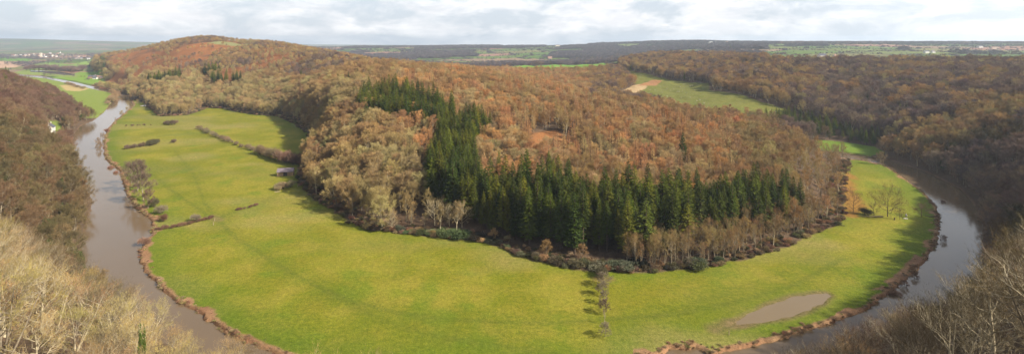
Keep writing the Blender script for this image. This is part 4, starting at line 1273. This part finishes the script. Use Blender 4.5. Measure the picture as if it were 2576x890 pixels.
REGLAB = {
    'pale bare trees in the left foreground': 'pale bare tree in the near wood below the viewpoint at the left',
    'dark bare trees in the right foreground': 'dark bare tree in the near wood at the lower right beside the river',
    'bare trees on the left slope above the river': 'brown bare tree on the steep slope left of the river',
    'dark bare trees on the right bank of the river': 'dark bare tree on the right river bank slope',
    'bare trees on the wooded slope across the river': 'dusky bare tree on the big wooded slope at the right',
    'bare trees on the far bracken hill': 'bare tree on the far bracken hill',
    'bare trees on the wooded headland': 'bare brown tree in the wood on the central headland',
    'trees of the far country': 'tree of the far country',
    'ivy': 'ivy tree',
}
KINDCAT = {'bare_tree': 'bare tree', 'conifer_tree': 'conifer', 'larch_tree': 'larch', 'shrub': 'bush', 'bramble_thicket': 'brambles', 'ivy_tree': 'ivy tree'}
PARTS = {'bare_tree': ('trunk', 'crown'), 'conifer_tree': ('trunk', 'crown'), 'larch_tree': ('trunk', 'crown'), 'shrub': ('stems', 'twigs'), 'bramble_thicket': ('stems', 'twigs'), 'ivy_tree': ('trunk', 'crown')}
GLAB = {'larch_tree': 'orange brown larch', 'conifer_tree': 'dark green conifer', 'ivy_tree': 'ivy covered tree', 'bare_tree': 'bare broadleaf tree', 'shrub': 'bush', 'bramble_thicket': 'bramble'}


def label_of(p, kind):
    if p.get('label'):
        return p['label'], p['region']
    reg = p['region']
    if kind == 'conifer_tree':
        if reg in REGLAB:
            reg = 'scattered conifers on the wooded slopes'
        t = {'conifers of the upper stand on the headland': 'dark green conifer in the upper stand on the headland, farthest from the meadow',
             'conifers of the middle stand on the headland': 'dark green conifer in the narrow middle stand on the headland',
             'conifers of the front stand above the meadow': 'tall dark green conifer in the front stand above the meadow',
             'conifers of the right stand above the meadow': 'dark green conifer in the right stand behind bare trees',
             'small conifers beside the shaded meadow': 'small dark conifer in the row beside the shaded far meadow',
             'row of conifers on the far hill': 'conifer in the long slanting row on the far hill',
             'small conifer clump on the far hill': 'conifer in the small square clump on the far hill',
             'long conifer clump on the far hill': 'conifer in the lower right clump on the far hill',
             'lone conifers among the bare trees': 'lone dark conifer among bare brown trees on the headland and hill',
             'dark conifers on the crest of the left slope': 'dark conifer on the crest of the left slope',
             'scattered conifers on the wooded slopes': 'small lone conifer amid the right wooded slopes'}
        return t[reg], reg
    if kind == 'larch_tree':
        return 'orange brown larch among the bare trees of the headland', 'larches on the headland'
    if kind == 'ivy_tree':
        where = 'left slope' if 'left' in reg else ('right river bank' if 'right' in reg else 'headland')
        return f'ivy covered dark green tree among bare trees of the {where}', f'ivy covered trees of the {where}'
    return REGLAB.get(reg, reg), reg


stuffsets = {}
for p in plants:
    V = VAR[p['var']]
    kind = V['kind']
    if id(p) in chosen:
        lab, grp = label_of(p, kind)
        o = bpy.data.objects.new(kind, None)
        o.location = (p['x'], p['y'], p['z'] - 0.1)
        o.rotation_euler = (0, 0, p['rz']); o.scale = (p['s'], p['s'], p['sz'])
        col.objects.link(o)
        tag(o, lab, KINDCAT[kind], grp)
        for nm, me in zip(PARTS[kind], (V['trunk'], V['crown'])):
            c = bpy.data.objects.new(nm, me); c.parent = o
            col.objects.link(c)
            c['tint'] = [float(q) for q in p['tint']]
            if V['proto'] is None or len(V['proto']) < 2:
                V['proto'] = (V['proto'] or []) + [c]
    else:
        stuffsets.setdefault(p['region'], []).append(p)


def scatter(name, lst, nm_label=None):
    """the rest of a wood as one object: points that carry copies of the standing trees"""
    n = len(lst)
    me = bpy.data.meshes.new(name)
    me.vertices.add(n)
    me.vertices.foreach_set('co', np.array([(p['x'], p['y'], p['z'] - 0.1) for p in lst], np.float32).ravel())
    keys = sorted({p['var'] for p in lst})
    a = me.attributes.new('variant', 'INT', 'POINT'); a.data.foreach_set('value', np.array([keys.index(p['var']) for p in lst], np.int32))
    a = me.attributes.new('tint', 'FLOAT_VECTOR', 'POINT'); a.data.foreach_set('vector', np.array([p['tint'] for p in lst], np.float32).ravel())
    a = me.attributes.new('turn', 'FLOAT_VECTOR', 'POINT'); a.data.foreach_set('vector', np.array([(0, 0, p['rz']) for p in lst], np.float32).ravel())
    a = me.attributes.new('size', 'FLOAT_VECTOR', 'POINT'); a.data.foreach_set('vector', np.array([(p['s'], p['s'], p['sz']) for p in lst], np.float32).ravel())
    o = link_mesh(name, me)
    ng = bpy.data.node_groups.new(name + "_scatter", 'GeometryNodeTree')
    ng.interface.new_socket('Geometry', in_out='INPUT', socket_type='NodeSocketGeometry')
    ng.interface.new_socket('Geometry', in_out='OUTPUT', socket_type='NodeSocketGeometry')
    L = ng.links.new
    gi = ng.nodes.new('NodeGroupInput'); go = ng.nodes.new('NodeGroupOutput')
    mp = ng.nodes.new('GeometryNodeMeshToPoints'); L(gi.outputs[0], mp.inputs[0])

    def attr(nm, dt):
        x = ng.nodes.new('GeometryNodeInputNamedAttribute'); x.data_type = dt; x.inputs[0].default_value = nm
        return x.outputs[0]
    av = attr('variant', 'INT'); at_ = attr('turn', 'FLOAT_VECTOR'); as_ = attr('size', 'FLOAT_VECTOR')
    er = ng.nodes.new('FunctionNodeEulerToRotation'); L(at_, er.inputs[0])
    jn = ng.nodes.new('GeometryNodeJoinGeometry')
    for k, key in enumerate(keys):
        j2 = ng.nodes.new('GeometryNodeJoinGeometry')
        for pr in VAR[key]['proto']:
            oi = ng.nodes.new('GeometryNodeObjectInfo'); oi.transform_space = 'ORIGINAL'
            oi.inputs['Object'].default_value = pr
            L(oi.outputs['Geometry'], j2.inputs[0])
        cmpn = ng.nodes.new('FunctionNodeCompare'); cmpn.data_type = 'INT'; cmpn.operation = 'EQUAL'
        L(av, cmpn.inputs[2]); cmpn.inputs[3].default_value = k
        ip = ng.nodes.new('GeometryNodeInstanceOnPoints')
        L(mp.outputs[0], ip.inputs['Points']); L(cmpn.outputs[0], ip.inputs['Selection'])
        L(j2.outputs[0], ip.inputs['Instance'])
        L(er.outputs[0], ip.inputs['Rotation']); L(as_, ip.inputs['Scale'])
        L(ip.outputs[0], jn.inputs[0])
    L(jn.outputs[0], go.inputs[0])
    md = o.modifiers.new('scatter', 'NODES'); md.node_group = ng
    tag(o, nm_label, 'woodland' if 'scrub' not in name else 'scrub', kind='stuff')
    return o


SNAME = {
    'pale bare trees in the left foreground': ('left_foreground_woodland', 'rest of the pale bare wood below the viewpoint'),
    'dark bare trees in the right foreground': ('right_foreground_woodland', 'rest of the dark bare wood at the lower right'),
    'bare trees on the left slope above the river': ('left_slope_woodland', 'brown bare woodland on the slope left of the river'),
    'dark bare trees on the right bank of the river': ('right_bank_woodland', 'dark bare woodland along the right river bank'),
    'bare trees on the wooded slope across the river': ('right_slope_woodland', 'dusky bare woodland covering the big right slope'),
    'bare trees on the far bracken hill': ('hill_woodland', 'bare woodland and scrub on the far bracken hill'),
    'bare trees on the wooded headland': ('headland_woodland', 'bare brown and rust woodland on the central headland'),
    'trees of the far country': ('distant_woodland', 'woods and hedgerow trees of the far country'),
}
merged = {}
for reg, lst in stuffsets.items():
    merged.setdefault(SNAME.get(reg, ('headland_woodland', ''))[0], []).extend(lst)
for nm, lst in merged.items():
    lab = next((v[1] for v in SNAME.values() if v[0] == nm), 'woodland')
    scatter(nm, lst, lab)

# bank growth: reeds and low scrub hemming the meadow
bl = wl(BANK); seg = np.hypot(*(bl[1:] - bl[:-1]).T)
reeds = []
for i in range(len(seg)):
    if bl[i][1] > 800: continue
    nn = int(seg[i] * 2.6)
    e = (bl[i + 1] - bl[i]) / seg[i]; nv = np.array([-e[1], e[0]])
    for k in range(nn):
        t = random.random(); off = random.uniform(-0.2, .9 + 2.2 * random.random() ** 2) ; p = bl[i] + (bl[i + 1] - bl[i]) * t
        for sgn in (1, -1):
            q = p + nv * off * sgn
            if inside(P_MEADOW, *q) or abs(off) < .5:
                dens = vnoise(np.array([q[0] / 9]), np.array([q[1] / 9]), 7)[0]
                if random.random() > dens * 1.3: break
                s = random.uniform(.3, .85) * (0.45 + .7 * dens)
                reeds.append(dict(var=f'reed{random.randrange(2)}', x=q[0], y=q[1], z=0, s=s, sz=s * .8, rz=random.random() * 6, tint=jit(random.choice([(0.34, 0.19, 0.11), (0.38, 0.27, 0.15), (0.26, 0.16, 0.09), (0.28, 0.24, 0.09)]))))
                break
# undergrowth at the foot of the wood, and bracken tussocks under the open scrub
fl = wl(FOOT); seg = np.hypot(*(fl[1:] - fl[:-1]).T)
under = []
for i in range(len(seg)):
    e = (fl[i + 1] - fl[i]) / seg[i]; nv = np.array([-e[1], e[0]])
    for k in range(int(seg[i] * 1.1)):
        p = fl[i] + (fl[i + 1] - fl[i]) * random.random()
        off = random.uniform(-1, 9)
        q = p + nv * off
        if inside(P_MEADOW, *q) and off > 1: q = p - nv * off
        s = random.uniform(.35, .9)
        under.append(dict(var=random.choice(['shrub0', 'shrub1', 'bramble0', 'bramble1']), x=q[0], y=q[1], z=0, s=s, sz=s, rz=random.random() * 6,
                          tint=jit(random.choice([(0.20, 0.13, 0.08), (0.14, 0.13, 0.06), (0.30, 0.18, 0.10), (0.17, 0.12, 0.07), (0.36, 0.25, 0.13)]), .25)))
for lst in (reeds, under):
    hh_ = height(np.array([p['x'] for p in lst]), np.array([p['y'] for p in lst]))
    for p, z_ in zip(lst, hh_): p['z'] = float(z_)
if reeds: scatter('bank_reeds_scrub', reeds, 'red brown reeds and low scrub along the river bank')
if under: scatter('undergrowth_scrub', under, 'tangled undergrowth along the foot of the wood')

# ------------------------------------------------------------------ buildings
def boxm(bm, x0, x1, y0, y1, z0, z1):
    vs = [bm.verts.new(c) for c in ((x0, y0, z0), (x1, y0, z0), (x1, y1, z0), (x0, y1, z0), (x0, y0, z1), (x1, y0, z1), (x1, y1, z1), (x0, y1, z1))]
    for f in ((0, 3, 2, 1), (4, 5, 6, 7), (0, 1, 5, 4), (1, 2, 6, 5), (2, 3, 7, 6), (3, 0, 4, 7)):
        bm.faces.new([vs[i] for i in f])


def done(bm, name, mat, parent):
    me = bpy.data.meshes.new(name)
    bmesh.ops.recalc_face_normals(bm, faces=bm.faces)
    bm.to_mesh(me); bm.free(); me.materials.append(mat)
    return link_mesh(name, me, parent)


def gable_walls(bm, L, W, h, rh):
    """walls with gable ends closed under the roof slopes"""
    a = [(-L / 2, -W / 2), (L / 2, -W / 2), (L / 2, W / 2), (-L / 2, W / 2)]
    b = [bm.verts.new((x, y, -1.5)) for x, y in a]; t = [bm.verts.new((x, y, h)) for x, y in a]
    r0 = bm.verts.new((-L / 2, 0, h + rh)); r1 = bm.verts.new((L / 2, 0, h + rh))
    bm.faces.new((b[0], b[1], t[1], t[0])); bm.faces.new((b[2], b[3], t[3], t[2]))
    bm.faces.new((b[1], b[2], t[2], r1, t[1])); bm.faces.new((b[3], b[0], t[0], r0, t[3]))
    bm.faces.new((t[0], t[1], r1, r0)); bm.faces.new((t[2], t[3], r0, r1))


def gable_roof(bm, L, W, h, rh, over=0.35, th=0.18):
    sl = rh / (W / 2)
    for sg in (-1, 1):
        y0, y1 = 0.0, sg * (W / 2 + over)
        z0, z1 = h + rh + 0.04, h - sl * over + 0.04
        v = [bm.verts.new(c) for c in ((-L / 2 - over, y0, z0), (L / 2 + over, y0, z0), (L / 2 + over, y1, z1), (-L / 2 - over, y1, z1),
                                       (-L / 2 - over, y0, z0 + th), (L / 2 + over, y0, z0 + th), (L / 2 + over, y1, z1 + th), (-L / 2 - over, y1, z1 + th))]
        for f in ((0, 1, 2, 3), (4, 7, 6, 5), (2, 6, 7, 3), (1, 5, 6, 2), (0, 3, 7, 4)):
            bm.faces.new([v[i] for i in f])


M_STONE = noisy("rubble_stone", (0.30, 0.21, 0.12), (0.19, 0.13, 0.075), 2.5, 0.95, 0.4)
M_SLATE = noisy("purple_slate", (0.21, 0.165, 0.185), (0.155, 0.125, 0.14), 1.4, 0.6, 0.1)
M_DSLATE = noisy("dark_slate", (0.11, 0.11, 0.14), (0.08, 0.08, 0.10), 1.4, 0.6, 0.1)
M_TILE = noisy("brown_tile", (0.28, 0.15, 0.10), (0.20, 0.12, 0.09), 1.4, 0.8, 0.1)
M_WHITE = noisy("white_render", (0.70, 0.68, 0.62), (0.60, 0.58, 0.52), 0.7, 0.9)
M_CREAM = noisy("cream_render", (0.66, 0.58, 0.46), (0.58, 0.50, 0.40), 0.7, 0.9)
M_BRICK = noisy("pink_brick", (0.48, 0.29, 0.23), (0.38, 0.22, 0.17), 1.5, 0.9)
M_GLASS, _, _ = principled("window_glass", (0.04, 0.045, 0.05), 0.1, 0.5)
M_WOODDK = noisy("dark_timber", (0.06, 0.05, 0.045), (0.035, 0.03, 0.03), 2.0)
M_WOODLT = noisy("pale_timber", (0.42, 0.33, 0.20), (0.30, 0.23, 0.14), 2.0)


def cottage(name, label, cat, loc, rz, L, W, h, rh, wall, roof, group=None, chim=(), wins=True, door=True):
    t = tag(empty(name, loc, rz), label, cat, group)
    bm = bmesh.new(); gable_walls(bm, L, W, h, rh); done(bm, 'wall', wall, t)
    bm = bmesh.new(); gable_roof(bm, L, W, h, rh); rf = done(bm, 'roof', roof, t)
    for cx in chim:
        bm = bmesh.new(); boxm(bm, cx - .45, cx + .45, -.4, .4, h + rh * .5, h + rh + 1.3); boxm(bm, cx - .16, cx + .16, -.16, .16, h + rh + 1.31, h + rh + 1.7)
        done(bm, 'chimney', wall, rf)
    if wins:
        n = max(2, int(L / 3.2))
        for lv in range(2 if h > 4 else 1):
            for k in range(n):
                x = -L / 2 + L * (k + .5) / n
                if door and lv == 0 and k == n // 2:
                    bm = bmesh.new(); boxm(bm, x - .5, x + .5, -W / 2 - .05, -W / 2 + .05, 0, 2.0); done(bm, 'door', M_WOODDK, t)
                    continue
                z = 1.0 + lv * 2.6
                bm = bmesh.new(); boxm(bm, x - .5, x + .5, -W / 2 - .04, -W / 2 + .04, z, z + 1.15); wd = done(bm, 'window', M_GLASS, t)
                bm = bmesh.new(); boxm(bm, x - .58, x + .58, -W / 2 - .12, -W / 2 - .045, z - .12, z - .01); done(bm, 'sill', M_STONE, wd)
    return t


# stone barn in the meadow
bx, by = w(719, 441)
bt = tag(empty('stone_barn', (bx, by, h1(bx, by)), math.radians(13)), 'stone barn with purple slate roof and open dark bay at the meadow edge', 'barn')
BL, BW, BH, BR = 13.5, 7.0, 3.9, 2.5
bt.scale = (.82, .82, .82)
bm = bmesh.new()
a = BL / 2; b = BW / 2
y_ = -b
boxm(bm, -a, -a + 5.2, y_, y_ + .5, -1, BH)                       # front wall left of the bay
boxm(bm, -a + 8.6, a, y_, y_ + .5, -1, BH)                        # front wall right of the bay
boxm(bm, -a + 5.201, -a + 8.599, y_, y_ + .5, BH - .5, BH)            # lintel
boxm(bm, -a, a, b - .5, b, -1, BH)
for sx in (-1, 1):
    x0 = sx * a
    x1 = sx * (a - .5)
    v = [bm.verts.new(c) for c in ((x0, -b + .501, -1), (x0, b - .501, -1), (x0, b - .501, BH), (x0, 0, BH + BR - .1), (x0, -b + .501, BH))]
    u = [bm.verts.new(c) for c in ((x1, -b + .501, -1), (x1, b - .501, -1), (x1, b - .501, BH), (x1, 0, BH + BR - .1), (x1, -b + .501, BH))]
    bm.faces.new(v); bm.faces.new(u[::-1])
    for i in range(5):
        bm.faces.new((v[i], v[(i + 1) % 5], u[(i + 1) % 5], u[i]))
done(bm, 'wall', M_STONE, bt)
bm = bmesh.new(); gable_roof(bm, BL, BW, BH, BR, .4, .2); done(bm, 'roof', M_SLATE, bt)
bm = bmesh.new()
for k in range(6):
    boxm(bm, -a + 5.25 + k * .555, -a + 5.25 + k * .555 + .53, y_ + .25, y_ + .33, -.2, BH - .55)
done(bm, 'door', M_WOODDK, bt)
for xx in (-a + 1.4, -a + 3.6):
    bm = bmesh.new(); boxm(bm, xx - .14, xx + .14, y_ - .03, y_ + .04, 1.2, 2.3); done(bm, 'slit_window', M_GLASS, bt)

# white cottage on the left bank
cx_, cy_, cz_ = (125 - PX0) / F * 520, 520, 0
cz_ = h1(cx_, cy_)
wh = cottage('white_cottage', 'white cottage with slate roof alone in the wood on the left river bank', 'house', (cx_, cy_, cz_ + .3), math.radians(-58), 11, 7, 5.2, 3.0, M_WHITE, M_DSLATE, chim=(-5, 5))
bm = bmesh.new(); gable_walls(bm, 5, 4, 3.0, 1.8); ex = done(bm, 'annexe', M_WHITE, wh); ex.location = (8.02, -.4, 0)
bm = bmesh.new(); gable_roof(bm, 5, 4, 3.0, 1.8); er_ = done(bm, 'annexe_roof', M_DSLATE, ex)
x, y = (112 - PX0) / F * 500, 500
cottage('garden_shed', 'small pale garden shed below the white cottage', 'shed', (x, y, h1(x, y)), .4, 3, 2.2, 2.0, .8, M_CREAM, M_SLATE, wins=False)

# farm under the hill
for (px_, py_, rz, L_, W_2, hh, wm, rm, lab) in [
        (231, 197, .12, 16, 8, 4.8, M_BRICK, M_DSLATE, 'pink brick farm barn with dark roof, left end of the riverside farm'),
        (239.5, 199.5, .1, 9, 6, 3.4, M_WHITE, M_DSLATE, 'low white outbuilding in front of the riverside farmhouse'),
        (243, 197, .05, 13, 8, 5.4, M_WHITE, M_SLATE, 'white farmhouse in the middle of the riverside farm'),
        (249, 198.5, 1.2, 10, 7, 5.0, M_CREAM, M_TILE, 'cream house with its gable end to the river at the farm'),
        (255, 199, .3, 9, 6, 4.2, M_STONE, M_SLATE, 'stone cottage at the wooded right end of the riverside farm')]:
    x, y = w(px_, py_)
    cottage('farmhouse', lab, 'house', (x, y, h1(x, y)), rz, L_, W_2, hh, 3.0, wm, rm, 'buildings of the riverside farm', chim=(-3,) if hh > 4.5 else ())

# village on the plain
vill = []
for (x0, x1, yy, n) in ((30, 95, 142, 20), (95, 150, 143, 9), (185, 235, 147, 9), (60, 160, 135, 8)):
    for k in range(n):
        vill.append((random.uniform(x0, x1), yy + random.uniform(-3.5, 3.5)))
first = {}
for k, (px_, py_) in enumerate(vill):
    x, y = w(px_, py_)
    key = k % 4
    z = h1(x, y)
    grp = ('houses of the village, left part', 'left') if px_ < 98 else (('houses of the village, middle', 'middle') if px_ < 170 else ('houses of the village, right part', 'right'))
    lab = ['white rendered house', 'cream rendered house', 'white house with brown roof', 'brick house'][key] + {'left': ' on the left side of the far village', 'middle': ' in the middle of the far village', 'right': ' at the right outskirts of the far village'}[grp[1]]
    g = grp[0] + ', ' + ['white', 'cream', 'white with brown roof', 'brick'][key]
    if key not in first:
        first[key] = cottage('village_house', lab, 'house', (x, y, z), random.random() * 3, 14, 9, 6.0, 4.0, [M_WHITE, M_CREAM, M_WHITE, M_BRICK][key], [M_DSLATE, M_SLATE, M_TILE, M_TILE][key], g, wins=False)
    else:
        s = first[key]; o = s.copy(); col.objects.link(o); o.location = (x, y, z); o.rotation_euler = (0, 0, random.random() * 3)
        o['label'] = lab; o['group'] = g
        for ch in s.children:
            c = ch.copy(); c.parent = o; col.objects.link(c)
x, y = w(103, 145)
ct = tag(empty('church_tower', (x, y, h1(x, y)), .3), 'pale square church tower rising from the far village', 'church')
bm = bmesh.new(); boxm(bm, -5, 5, -5, 5, -1, 28); done(bm, 'tower', M_CREAM, ct)
bm = bmesh.new()
for i in range(4):
    for j in (-1, 1):
        boxm(bm, -5 + i * 2.9, -5 + i * 2.9 + 1.3, j * 4.6 - .4, j * 4.6 + .4, 28.01, 29.3)
done(bm, 'battlement', M_CREAM, ct)
bm = bmesh.new(); boxm(bm, -1, 1, -5.15, -5.01, 20, 24); done(bm, 'belfry_opening', M_GLASS, ct)

# houses on the right rim and the far ridge
for (px_, Yc, rz, L_, hh, wm, rm, lab, lift) in [
        (2068, 1060, .2, 16, 7.0, M_WHITE, M_DSLATE, 'large white house among trees on the rim of the right wood', 8),
        (2100, 1060, .6, 9, 6.0, M_WHITE, M_TILE, 'small white gabled house on the rim right of the large white house', 7),
        (2118, 1010, .1, 12, 5.0, M_CREAM, M_TILE, 'cream bungalow on the wooded rim, middle of the hamlet', 6),
        (2135, 1000, 1.3, 10, 5.5, M_BRICK, M_TILE, 'brick house with a tall gable on the wooded rim', 7),
        (2165, 990, .1, 18, 3.6, M_CREAM, M_SLATE, 'long low pale roofed building at the right end of the hamlet', 6),
        (2330, 1900, .1, 16, 6.0, M_WHITE, M_DSLATE, 'white farmhouse beside a copse among the far right fields', 1),
        (2347, 1930, .1, 12, 5.0, M_WHITE, M_SLATE, 'smaller white farm building right of the far farmhouse', 1),
        (2352, 1350, .05, 26, 4.0, M_STONE, M_DSLATE, 'long dark roofed barn behind the right wooded rim', 1),
        (2465, 2500, .1, 22, 7.0, M_WHITE, M_DSLATE, 'white house highest among the far right fields', 1),
        (2500, 2400, .0, 30, 5.0, M_CREAM, M_TILE, 'long pale building right of the highest white house', 1),
        (2530, 2380, .1, 26, 5.0, M_BRICK, M_TILE, 'row of brick houses near the right edge below the far wood', 1),
        (1786, 3500, .2, 30, 9.0, M_WHITE, M_DSLATE, 'white house in the dark wooded far ridge, leftmost of two', 3),
        (1829, 3400, .4, 24, 8.0, M_WHITE, M_TILE, 'white house in the dark wooded far ridge, right of the mast', 3),
        (1608, 3300, .2, 22, 8.0, M_WHITE, M_SLATE, 'pale house low on the far ridge above the green field', 2),
        (1402, 4100, .2, 34, 9.0, M_CREAM, M_SLATE, 'yellowish farmhouse on the far green hillside at the centre', 2),
        (1383, 2650, .2, 22, 7.0, M_BRICK, M_TILE, 'pinkish farmhouse in the far valley bottom', 2)]:
    x = (px_ - PX0) / F * Yc
    cottage('country_house', lab, 'house', (x, Yc, h1(x, Yc) + lift), rz, L_, L_ * .45 + 3, hh, 3.5, wm, rm, 'scattered houses of the far country', chim=(L_ * .3,), wins=Yc < 1200, door=False)
x = (1801 - PX0) / F * 3300
mt = tag(empty('radio_mast', (x, 3300, h1(x, 3300))), 'slim white mast on the dark far ridge', 'mast')
T = Tris(); tube(T, [(0, 0, 0), (0, 0, 18), (0, 0, 34)], [1.6, 1.2, .8], 8); me = T.mesh('pole', M_WHITE); link_mesh('pole', me, mt)
bm = bmesh.new(); boxm(bm, -2.4, 2.4, -.5, .5, 28, 29.5); done(bm, 'crossarm', M_WHITE, mt)

# ------------------------------------------------------------------ sheep in the far field
def sheep_mesh():
    bm = bmesh.new()
    prof = [(-.62, .10, .62), (-.52, .27, .64), (-.25, .34, .66), (.1, .34, .66), (.36, .27, .68), (.48, .15, .78), (.60, .11, .86), (.74, .10, .84), (.88, .045, .78)]
    rings = []
    for x, r, z in prof:
        rings.append([bm.verts.new((x, r * math.cos(a), z + r * math.sin(a))) for a in [2 * math.pi * k / 8 for k in range(8)]])
    for i in range(len(rings) - 1):
        for k in range(8):
            bm.faces.new((rings[i][k], rings[i][(k + 1) % 8], rings[i + 1][(k + 1) % 8], rings[i + 1][k]))
    bm.faces.new(rings[0][::-1]); bm.faces.new(rings[-1])
    bm.faces.ensure_lookup_table()
    for lx in (-.38, .28):                    # legs drawn down from the belly
        for sy in (-1, 1):
            fs = [f for f in bm.faces if f.calc_center_median().z < .5 and abs(f.calc_center_median().x - lx) < .17 and f.calc_center_median().y * sy > .02 and f.normal.z != 99]
            if not fs: continue
            f = min(fs, key=lambda f: f.calc_center_median().z)
            r = bmesh.ops.extrude_discrete_faces(bm, faces=[f])
            nf = r['faces'][0]
            for v in nf.verts:
                v.co = Vector((lx + (v.co.x - lx) * .3, .15 * sy + (v.co.y - .15 * sy) * .4, 0))
    me = bpy.data.meshes.new('sheep'); bmesh.ops.recalc_face_normals(bm, faces=bm.faces); bm.to_mesh(me); bm.free()
    me.materials.append(M_FLEECE)
    return me


M_FLEECE = noisy("fleece", (0.50, 0.46, 0.36), (0.42, 0.37, 0.28), 6)
sm = sheep_mesh()
spots = [(545, 580), (665, 553), (705, 505), (712, 553), (838, 541), (790, 577), (840, 620), (728, 637), (770, 520), (905, 545), (945, 575), (965, 572), (998, 572), (1020, 538), (1085, 515), (1103, 513), (976, 528), (1010, 497),
         (985, 637), (1040, 590), (1080, 634), (1150, 668), (1170, 645), (1183, 659), (1226, 695), (912, 691), (945, 712), (1032, 716), (1056, 720), (1190, 708), (1212, 720), (1228, 745), (1183, 744), (765, 680), (1040, 690), (1453, 600), (1486, 797), (1305, 760), (800, 640), (870, 560), (1130, 560), (1270, 700)]
for k, (a, b) in enumerate(spots):
    x, y, z = hit(1475.8 + a * .2411, 94 + b * .2411)
    if k == 0:
        s0 = link_mesh('sheep', sm); o = s0
    else:
        o = s0.copy(); col.objects.link(o)
    o.location = (x, y, z - .02); o.rotation_euler = (0, 0, random.random() * 6.28); o.scale = (1.1, 1.1, 1.1)
    tag(o, 'white sheep grazing in the sloping field below the right wood', 'sheep', 'sheep grazing in the far field')

# fallen branches, posts
def log_thing(name, label, pts, rads, mat, loc, branches=(), cat='log'):
    t = tag(empty(name, loc), label, cat)
    T = Tris(); tube(T, pts, rads, 7); link_mesh('trunk', T.mesh('trunk', mat, True), t)
    for b in branches:
        T = Tris(); tube(T, b, [.12, .08, .03], 5); link_mesh('branch', T.mesh('branch', mat, True), t)
    return t


x, y = w(2195, 546)
log_thing('fallen_log', 'long fallen trunk lying on the grass left of the spreading oak', [(-8, 1, .35), (-4, .4, .35), (0, 0, .4), (6, 0, .45)], [.12, .22, .3, .36], M_BARKD, (x, y, h1(x, y)),
          [[(-4, .4, .4), (-3, -1.5, .3), (-1.5, -3, .2)], [(-6, .7, .4), (-5, -1.2, .2), (-3.5, -2.2, .1)], [(0, 0, .4), (1.4, -1.8, .2), (2.6, -2.8, .2)]])
x, y = w(2343, 546)
log_thing('fallen_bough', 'dark fallen bough at the river edge of the right meadow', [(-3, 0, .5), (-1, -.2, .3), (2, 0, .35), (3.5, .2, .5)], [.1, .2, .22, .15], M_BARKD, (x, y, h1(x, y)), [[(-3, 0, .5), (-3.5, 0, 1), (-3.4, .2, 1.4)]])
x, y = w(2110, 566)
log_thing('fallen_tree', 'fallen dead tree with splayed branches below the right wood', [(-4, 2, .6), (-1, .6, .4), (2.5, -1.5, .3)], [.35, .25, .1], M_BARKD, (x, y, h1(x, y)),
          [[(-1, .6, .4), (1, 1.4, 1), (2.4, 2, 1.4)], [(0, .2, .4), (1, -1.6, .6), (1.2, -3, .6)]])
x, y = w(2250, 553)
log_thing('tree_stump', 'small dark forked stump in the grass below the spreading oak', [(0, 0, -.2), (0, 0, .9), (.1, 0, 1.3)], [.35, .28, .2], M_BARKD, (x, y, h1(x, y)), [[(0, 0, .9), (.6, 0, 1.3), (1.3, 0, 1.3)]], 'stump')
x, y = w(698, 483)
log_thing('log', 'pale split log beside the thin shrubs below the barn', [(-1.8, -.3, .25), (0, 0, .25), (1.8, .5, .3)], [.25, .3, .25], M_WOODLT, (x, y, h1(x, y)))
# pale boulders beside the small tree in the right meadow
M_ROCK = noisy("pale_rock", (0.62, 0.55, 0.52), (0.48, 0.42, 0.40), 2.0, 0.9, .3)
for k, (px_, py_, s, hz, lab) in enumerate([(2279.5, 546, .55, 2.4, 'tall pale standing stone in the shade of the right meadow'), (2276, 550, .8, .6, 'low pale stone left of the standing stone'), (2281, 550, .6, .5, 'low pale stone right below the standing stone'), (362, 267, 4.4, 1.4, 'grey flat topped boulder at the top end of the left meadow')]):
    bm = bmesh.new(); bmesh.ops.create_icosphere(bm, subdivisions=3, radius=1)
    R = random.Random(k)
    for v in bm.verts:
        f = 1 + .16 * math.sin(v.co.x * 3.1 + k) + .14 * math.sin(v.co.y * 4.2 + 1.3 * k) + .08 * math.sin(v.co.z * 7)
        v.co = Vector((v.co.x * s * f, v.co.y * s * .8 * f, max(-.3, v.co.z * hz * .5 * f) + hz * .3))
    me = bpy.data.meshes.new('boulder'); bm.to_mesh(me); bm.free(); me.materials.append(M_ROCK)
    o = link_mesh('boulder', me); x, y = w(px_, py_); o.location = (x, y, h1(x, y)); tag(o, lab, 'stone')
# gate posts
for k, (px_, py_, hh, lab) in enumerate([(540, 556, 1.6, 'pale gate post at the right end of the low red brown hedge, upper one'), (537, 566, 1.5, 'pale gate post below the end of the low red brown hedge'), (749, 470, 1.9, 'white gate post right of the thin shrubs below the barn'), (1834, 842, 1.5, 'thin pale post beside the river bank below the pond')]):
    x, y = w(px_, py_)
    bm = bmesh.new(); boxm(bm, -.12, .12, -.12, .12, -.3, hh)
    vt = [bm.verts.new(c) for c in ((-.12, -.12, hh + .001), (.12, -.12, hh + .001), (.12, .12, hh + .001), (-.12, .12, hh + .001), (0, 0, hh + .12))]
    for i in range(4): bm.faces.new((vt[i], vt[(i + 1) % 4], vt[4]))
    o = done(bm, 'gate_post', M_WOODLT, None); o.location = (x, y, h1(x, y)); tag(o, lab, 'post')

# ------------------------------------------------------------------ air
bm = bmesh.new(); boxm(bm, -14600, 14600, -14600, 14600, -8, 240)
hz = done(bm, 'haze', bpy.data.materials.new('haze_air'), None)
hm = hz.data.materials[0]; hm.use_nodes = True
nt = hm.node_tree; nt.nodes.clear()
o_ = nd(nt, 'ShaderNodeOutputMaterial'); v_ = nd(nt, 'ShaderNodeVolumePrincipled')
v_.inputs['Color'].default_value = (0.74, 0.86, 1.0, 1); v_.inputs['Density'].default_value = 0.000085
v_.inputs['Anisotropy'].default_value = 0.2
nt.links.new(v_.outputs[0], o_.inputs['Volume'])
tag(hz, kind='stuff')
